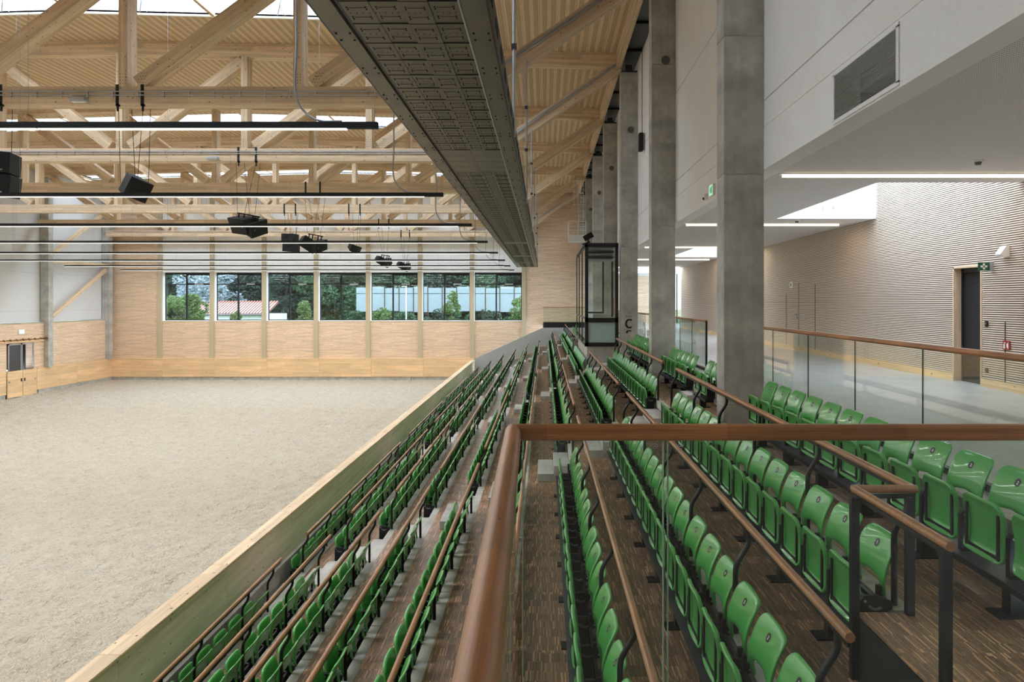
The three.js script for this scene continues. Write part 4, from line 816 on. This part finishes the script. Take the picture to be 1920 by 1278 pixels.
{ // everything on or near that wall; positions are read at the wall plane x = WALLX
  const at = (px) => WALLX * F / (px - 1021), hy = (py, d) => (566 - py) * d / F;
  const fa = thing('first_aid_sign', 'square green sign with white cross projecting beside the dark door', 'sign');
  { const d = 12.2, y0 = hy(507, d), y1 = hy(491.5, d), x0 = WALLX - 0.02 - 0.24;
    part('panel', box(x0, WALLX - 0.06, y0, y1, d, d + 0.02), std({ color: 0x1d5a41, roughness: 0.5 }), fa);
    const cx = (x0 + WALLX - 0.06) / 2, cy = (y0 + y1) / 2; part('cross', merge([box(cx - 0.018, cx + 0.018, cy - 0.055, cy + 0.055, d - 0.004, d), box(cx - 0.06, cx + 0.06, cy - 0.018, cy + 0.018, d - 0.004, d)]), M.whitePaint, fa);
    part('mount', box(WALLX - 0.06, WALLX + 0.01, y0 - 0.01, y1 + 0.01, d - 0.02, d + 0.04), M.steel, fa); }
  const ho = thing('wall_lamp', 'white wedge shaped housing high on the batten wall', 'wall lamp');
  { const d = at(1887), y = hy(481, d), sh = poly([[0, 0], [-0.10, 0], [-0.16, 0.04], [-0.05, 0.19], [0, 0.19]]), g = extr(sh, 0.15, 0.004); g.translate(WALLX, y, -d - 0.07); part('housing', g, M.whitePaint, ho); }
  for (const [px, py, n] of [[1851, 607, 'small black keypad beside the dark door'], [1851, 694, 'small grey socket plate below the keypad']]) { const d = at(px), y = hy(py, d), s = thing('wall_switch', n, 'switch'); part('plate', rbox(WALLX - 0.025, WALLX, y - 0.05, y + 0.05, d - 0.035, d + 0.035, 0.006), py < 650 ? M.matte : M.greyPlastic, s); part('button', box(WALLX - 0.03, WALLX - 0.024, y - 0.02, y + 0.02, d - 0.015, d + 0.015), M.greyPlastic, s); }
  { const d = at(1888), y = hy(647, d), s = thing('extinguisher_sign', 'red fire extinguisher sign on the batten wall', 'sign'); part('panel', box(WALLX - 0.012, WALLX, y - 0.08, y + 0.08, d - 0.09, d + 0.09), M.red, s);
    part('pictogram', merge([box(WALLX - 0.016, WALLX - 0.012, y - 0.06, y + 0.02, d + 0.03, d + 0.07), box(WALLX - 0.016, WALLX - 0.012, y + 0.03, y + 0.05, d + 0.02, d + 0.06), box(WALLX - 0.016, WALLX - 0.012, y - 0.06, y + 0.05, d - 0.055, d - 0.035), box(WALLX - 0.016, WALLX - 0.012, y - 0.04, y + 0.03, d - 0.035, d - 0.01)]), M.whitePaint, s); }
  { const d = at(1483.5), y = hy(534, d), s = thing('room_sign', 'small white plate on the flush door in the batten wall', 'sign'); part('plate', box(WALLX - 0.01, WALLX, y - 0.1, y + 0.1, d - 0.12, d + 0.12), M.whitePaint, s); part('pictogram', box(WALLX - 0.014, WALLX - 0.01, y - 0.05, y + 0.05, d - 0.03, d + 0.03), M.matte, s); }
  { const d = at(1494.5), s = thing('door_handle_plate', 'slim steel handle on the flush door in the batten wall', 'handle'); const y = hy(590, d); part('plate', box(WALLX - 0.02, WALLX, y - 0.12, y + 0.12, d - 0.02, d + 0.02), M.steel, s); part('lever', box(WALLX - 0.06, WALLX - 0.02, y, y + 0.025, d - 0.02, d + 0.10), M.steel, s); }
  for (const [px, py, n] of [[1834, 306, 'white smoke detector on the concourse ceiling, nearer one'], [1494, 412.5, 'white smoke detector on the concourse ceiling, farther one']]) { const d = px < 1600 ? 16.75 : CEIL2 * F / (566 - py + 6), x = (px - 1021) * d / F, s = thing('smoke_detector', n, 'detector'); part('base', new THREE.CylinderGeometry(0.07, 0.07, 0.03, 20).translate(x, CEIL2 - 0.015, -d), M.whitePaint, s); part('sensor', new THREE.CylinderGeometry(0.05, 0.035, 0.04, 16).translate(x, CEIL2 - 0.05, -d), M.greyPlastic, s); }
  [[10.7, 3.82, 8.05, 'nearest'], [17.5, 3.72, 7.72, 'second'], [24.7, 3.72, 7.9, 'third'], [31.8, 3.72, 7.86, 'fourth'], [38.8, 3.72, 7.86, 'fifth'], [3.7, 3.82, 8.05, 'overhead'], [45.8, 3.72, 7.86, 'farthest']].forEach(([d, x0, x1, n]) => {
    const l = thing('ceiling_strip_lamp', `${n} warm white strip lamp across the concourse ceiling`, 'lamp', 'strip lamps on the concourse ceiling');
    part('channel', box(x0 - 0.05, x1, CEIL2 - 0.015, CEIL2, d - 0.035, d + 0.035), M.whitePaint, l);
    part('light_strip', box(x0, x1, CEIL2 - 0.06, CEIL2 - 0.015, d - 0.025, d + 0.025), M.stripWarm, l);
    const a = new THREE.RectAreaLight(CONCOURSE_LAMP.color, CONCOURSE_LAMP.intensity, x1 - x0, 0.05); a.name = 'ceiling_strip_light'; a.rotation.x = -Math.PI / 2; a.position.set((x0 + x1) / 2, CEIL2 - 0.064, -d); l.add(a);
  });
}
{ // air grille in the white wall
  const g = thing('air_grille', 'large slatted air grille in the white wall above the concourse', 'grille'), d0 = 6.42, d1 = 7.83, y0 = 2.11, y1 = 2.66, x = BULK - 0.006;
  part('frame', merge([box(x - 0.012, x + 0.01, y0 - 0.03, y0 + 0.015, d0 - 0.03, d1 + 0.03), box(x - 0.012, x + 0.01, y1 - 0.015, y1 + 0.03, d0 - 0.03, d1 + 0.03), box(x - 0.012, x + 0.01, y0, y1, d0 - 0.03, d0 + 0.02), box(x - 0.012, x + 0.01, y0, y1, d1 - 0.02, d1 + 0.03)]), M.whitePaint, g);
  part('duct', merge([box(BULK + 0.3, BULK + 1.3, y0 - 0.02, y0, d0 - 0.02, d1 + 0.02), box(BULK + 0.3, BULK + 1.3, y1, y1 + 0.02, d0 - 0.02, d1 + 0.02), box(BULK + 0.3, BULK + 1.3, y0, y1, d0 - 0.02, d0), box(BULK + 0.3, BULK + 1.3, y0, y1, d1, d1 + 0.02), box(BULK + 1.3, BULK + 1.32, y0, y1, d0, d1)]), M.greyTop, g);
  for (let y = y0 + 0.02; y < y1 - 0.02; y += 0.021) { const s = bar(V(x - 0.005, y, d0), V(x - 0.005, y, d1), 0.003, 0.016); part('slat', s, M.paleGrey, g); }
}
{ // items on the white wall
  const s = thing('exit_sign', 'green running man exit sign on the white wall by the nearest column', 'sign'), d = 13.3, y = 2.25;
  part('panel', box(BULK - 0.06, BULK - 0.006, y - 0.11, y + 0.11, d - 0.02, d + 0.28), M.whitePaint, s);
  part('lit_face', box(BULK - 0.066, BULK - 0.06, y - 0.10, y + 0.10, d, d + 0.26), M.glow, s);
  part('pictogram', merge([box(BULK - 0.07, BULK - 0.066, y - 0.07, y + 0.07, d + 0.03, d + 0.09), box(BULK - 0.07, BULK - 0.066, y - 0.05, y + 0.05, d + 0.14, d + 0.18)]), std({ color: 0x1f7a4a, roughness: 0.5 }), s);
  const c = thing('wall_camera', 'small white camera under the white wall edge', 'camera'); part('housing', rbox(BULK - 0.08, BULK - 0.006, 2.14, 2.26, 13.9, 13.98, 0.01), M.whitePaint, c); part('lens', new THREE.SphereGeometry(0.03, 12, 8).translate(BULK - 0.08, 2.16, -13.94), M.matte, c);
  const k = thing('exit_sign', 'small exit sign on the white wall beyond the second column', 'sign'); part('panel', box(BULK - 0.06, BULK - 0.006, 2.12, 2.34, 21.0, 21.3), M.whitePaint, k); part('lit_face', box(BULK - 0.066, BULK - 0.06, 2.13, 2.33, 21.02, 21.28), M.glow, k);
  const w = thing('wall_loudspeaker', 'black loudspeaker hanging on the white wall behind the second column', 'loudspeaker'); part('body', rbox(BULK - 0.2, BULK - 0.05, 5.15, 5.75, 22.6, 22.9, 0.02), M.matte, w); part('hanger', rod(V(BULK - 0.08, 5.7, 22.75), V(BULK - 0.08, 8.7, 22.75), 0.012, 6), M.matte, w);
  const x = thing('exit_sign', 'green lit exit sign on the timber dado of the left wall', 'sign'); part('panel', box(LEFT + 0.3, LEFT + 0.36, -2.1, -1.82, 43.7, 44.15), M.whitePaint, x); part('lit_face', box(LEFT + 0.36, LEFT + 0.37, -2.09, -1.83, 43.72, 44.13), M.glow, x);
}
{ // far end of the concourse: glass front, return wall
  const w = struct('wall_concourse_end', 'glazed end of the concourse with black frames', 'wall');
  part('return_wall', box(WALLX, WALLX + 3, CONC - 0.3, CEIL2 + 0.5, WEND, WEND + 0.2, 'x'), M.plaster, w);
  for (const d of [40.2, 43, 46, 49, 52]) part('mullion', box(WALLX + 1.5, WALLX + 1.58, CONC, CEIL2, d, d + 0.08, 'y'), M.matte, w);
  part('pane', box(WALLX + 1.53, WALLX + 1.545, CONC, CEIL2, WEND + 0.2, FAR), M.windowGlass, w);
  part('floor_strip', box(WALLX, WALLX + 1.6, CONC - 0.3, CONC, WEND, FAR, 'x'), M.screed, w);
  part('soffit', box(WALLX, WALLX + 1.6, CEIL2, CEIL2 + 0.06, WEND, FAR, 'x'), M.plaster, w);
  part('end_wall', box(5.6, WALLX + 1.6, CONC - 0.3, CEIL2 + 0.4, FAR, FAR + 0.2, 'x'), M.clad, w);
  part('end_pane', box(3.71, 5.6, CONC, CEIL2, FAR, FAR + 0.014), M.windowGlass, w);
  for (const x of [3.72, 4.6, 5.55]) part('mullion', box(x, x + 0.08, CONC, CEIL2, FAR - 0.04, FAR + 0.05, 'y'), M.matte, w);
}

// ---------------------------------------------------------------- outside the windows
{
  const l = struct('floor_outside', 'mown green slope outside the end windows', 'lawn');
  part('lawn', box(-250, 220, -5.2, -4.6, FAR + 1, 420, 'x', false), M.lawn, l);
  const h = thing('house', 'low white house with a red tiled roof outside the windows', 'house'), d = 74, x0 = -39.6, x1 = -30.9;
  part('wall', box(x0, x1, -4.6, -1.35, d, d + 6), M.whitePaint, h);
  const tile = std({ color: 0xb49086, roughness: 0.8 }), under = std({ color: 0x8a5a4c, roughness: 0.9 }), n = 28, rowsN = 7;
  part('roof_slab', bar(V((x0 + x1) / 2, -1.43, d - 0.4), V((x0 + x1) / 2, -0.08, d + 3), 0.06, x1 - x0 + 0.4, new THREE.Vector3(0, 1, 0)), under, h);
  for (let j = 0; j < rowsN; j++) { const q = []; for (let i = 0; i < n; i++) { const x = x0 - 0.2 + (i + 0.5) * (x1 - x0 + 0.4) / n, t0 = j / rowsN, t1 = (j + 1.1) / rowsN, a = V(x, -1.32 + 1.35 * t0, d - 0.42 + 3.4 * t0), b = V(x, -1.29 + 1.35 * t1, d - 0.42 + 3.4 * t1); q.push(rod(a, b, 0.11, 6)); } part('tile_course', merge(q), [tile, std({ color: 0xa9705f, roughness: 0.8 })][j === rowsN - 1 ? 1 : 0], h); }
  part('gutter', rod(V(x0 - 0.3, -1.42, d - 0.5), V(x1 + 0.3, -1.42, d - 0.5), 0.09, 6), M.greyPlastic, h);

  const leafMat = (r, g, b) => phy({ color: new THREE.Color().setRGB(r, g, b), roughness: 0.9, transmission: 0.25, thickness: 0 });
  const mats = { dark: leafMat(0.026, 0.058, 0.028), mid: leafMat(0.045, 0.105, 0.040), bright: leafMat(0.13, 0.21, 0.05), silver: leafMat(0.34, 0.40, 0.43), conifer: leafMat(0.025, 0.060, 0.040) };
  const tree = (name, label, x, d, y0, y1, rx, mat, leaf, n, cone = 0) => {
    const t = thing(name, label, 'tree', 'trees outside the windows', [x, -4.6, -d]), pos = [], nor = [];
    const H0 = y0 + 4.6, H1 = y1 + 4.6, cyl = (H0 + H1) / 2, ry = (H1 - H0) / 2, a = new THREE.Vector3(), e1 = new THREE.Vector3(), e2 = new THREE.Vector3();
    const clumps = Array.from({ length: 26 }, () => { const th = rr(0, 6.28), ph = Math.acos(rr(-1, 1)), k = rr(0.45, 0.9), yy = Math.cos(ph) * k, taper = cone ? clamp((1 - yy) / 1.6, 0.12, 1) : 1; return [Math.sin(ph) * Math.cos(th) * k * rx * taper, cyl + yy * ry, Math.sin(ph) * Math.sin(th) * k * rx * taper, rr(0.22, 0.42) * Math.min(rx, ry)]; });
    for (let i = 0; i < n; i++) {
      const c = clumps[Math.floor(rnd() * clumps.length)], th = rr(0, 6.28), ph = Math.acos(rr(-1, 1)), r = c[3] * Math.cbrt(rr(0.3, 1));
      a.set(c[0] + Math.sin(ph) * Math.cos(th) * r, c[1] + Math.cos(ph) * r * 0.8, c[2] + Math.sin(ph) * Math.sin(th) * r);
      e1.set(rr(-1, 1), rr(-0.6, 0.6), rr(-1, 1)).normalize(); e2.set(rr(-1, 1), rr(-1, 1), rr(-1, 1)).cross(e1).normalize();
      const s = leaf * rr(0.6, 1.3), w = s * 0.45;
      const p = [a.clone().addScaledVector(e1, -s), a.clone().addScaledVector(e2, w), a.clone().addScaledVector(e1, s), a.clone().addScaledVector(e2, -w)];
      for (const q of [0, 1, 2, 0, 2, 3]) pos.push(p[q].x, p[q].y, p[q].z);
    }
    const g = new THREE.BufferGeometry(); g.setAttribute('position', new THREE.Float32BufferAttribute(pos, 3)); g.computeVertexNormals();
    part('foliage', g, mat, t); part('trunk', new THREE.CylinderGeometry(0.12, 0.2, cyl, 8).translate(0, cyl / 2, 0), M.trunk, t);
  };
  const wx = (px, d) => (px - 1021) * d / F;
  tree('bushy_tree', 'bright green bushy tree in front of the house, first window', wx(342, 64), 64, -3.2, 1.6, 2.1, mats.bright, 0.16, 5200);
  tree('silver_tree', 'silver grey spruce behind the bushy tree, first window', wx(375, 78), 80, -2, 6.5, 4.2, mats.silver, 0.26, 5200);
  tree('bushy_tree', 'small light green shrub in front of the house, second window', wx(441, 66), 66, -3.0, -0.75, 0.55, mats.bright, 0.13, 700);
  tree('bushy_tree', 'yellow green young tree at the right of the third window', wx(570, 66), 66, -3.4, 0.15, 1.3, mats.bright, 0.15, 1900, 1);
  tree('bushy_tree', 'yellow green shrub at the left of the fifth window', wx(713, 66), 66, -3.4, -0.55, 1.3, mats.bright, 0.15, 1900);
  tree('slender_tree', 'slender bright young tree in the sixth window', wx(846, 66), 66, -3.0, 1.35, 0.95, mats.bright, 0.14, 1300);
  tree('slender_tree', 'bright leafy tree at the right edge of the seventh window', wx(985, 70), 70, -3.0, 1.6, 1.6, mats.bright, 0.16, 2000);
  tree('leafy_tree', 'light green leafy tree high in the seventh window', wx(905, 88), 88, -1, 4.6, 3.0, mats.mid, 0.24, 3000);
  const back = [[300, 96, 'dark'], [425, 92, 'conifer'], [465, 86, 'conifer'], [505, 90, 'dark'], [545, 84, 'conifer'], [590, 92, 'mid'], [628, 84, 'mid'], [665, 90, 'dark'], [705, 96, 'mid'], [745, 92, 'mid'], [790, 96, 'dark'], [835, 92, 'dark'], [880, 96, 'mid'], [925, 98, 'mid'], [970, 96, 'dark'], [1015, 98, 'mid']];
  back.forEach(([px, d, m], i) => tree('woodland_tree', `${m === 'conifer' ? 'dark blue green conifer' : m === 'mid' ? 'full green tree' : 'deep green tree'} in the woodland, ${ORD[i]} from the left`, wx(px, d), d, -4.4, 7.5, 4.2, mats[m], 0.30, 5200, m === 'conifer' ? 1 : 0));
  // hedge bank behind everything, so that no gaps open between the crowns
  for (let i = 0; i < 8; i++) tree('woodland_tree', `shadowy background tree of the far woodland edge, ${ORD[i]} from the left`, -70 + i * 10.5, 112, -4.6, 13, 8.5, mats.dark, 0.62, 4600);
  for (let i = 0; i < 9; i++) tree('undergrowth_shrub', `broad dark undergrowth at the woodland foot, ${ORD[i]} from the left`, -66 + i * 8.6, 103, -4.6, 1.6, 5.2, mats.dark, 0.42, 3600);
  const f = thing('screen_fence', 'pale translucent panel fence with dark posts outside the right windows', 'fence'), fd = 80, pm = std({ color: 0x96a2a6, roughness: 0.4 });
  for (let px = 668, i = 0; px < 985; px += 27, i++) { const a = wx(px, fd), b = wx(px + 25.5, fd); part('panel', box(a, b, -1.15 + 0.08 * Math.sin(i), 0.98, fd, fd + 0.03), pm, f); part('panel', box(a, b, 1.05, 1.75 + 0.1 * Math.sin(i * 2), fd, fd + 0.03), pm, f); part('post', box(b, wx(px + 27, fd), -4.6, 1.9, fd - 0.05, fd + 0.1, 'y'), M.trunk, f); }
  for (let i = 0; i < 7; i++) tree('hedge_shrub', `low green hedge shrub at the foot of the fence, ${ORD[i]} from the left`, wx(660 + i * 52, 76), 76, -4.4, -0.95, 1.9, [mats.mid, mats.dark][i % 2], 0.17, 2200);
  const lp = thing('lamp_post', 'slim pale lamp post in the fifth window', 'lamp post', null, [wx(761.5, 68), -4.6, -68]); part('pole', new THREE.CylinderGeometry(0.055, 0.07, 6.2, 10).translate(0, 3.1, 0), M.whitePaint, lp); part('head', new THREE.BoxGeometry(0.5, 0.07, 0.18).translate(-0.2, 6.2, 0), M.whitePaint, lp);
}

scene.traverse((o) => { if (o.isMesh) { o.castShadow = true; o.receiveShadow = true; } });
renderer.render(scene, camera);
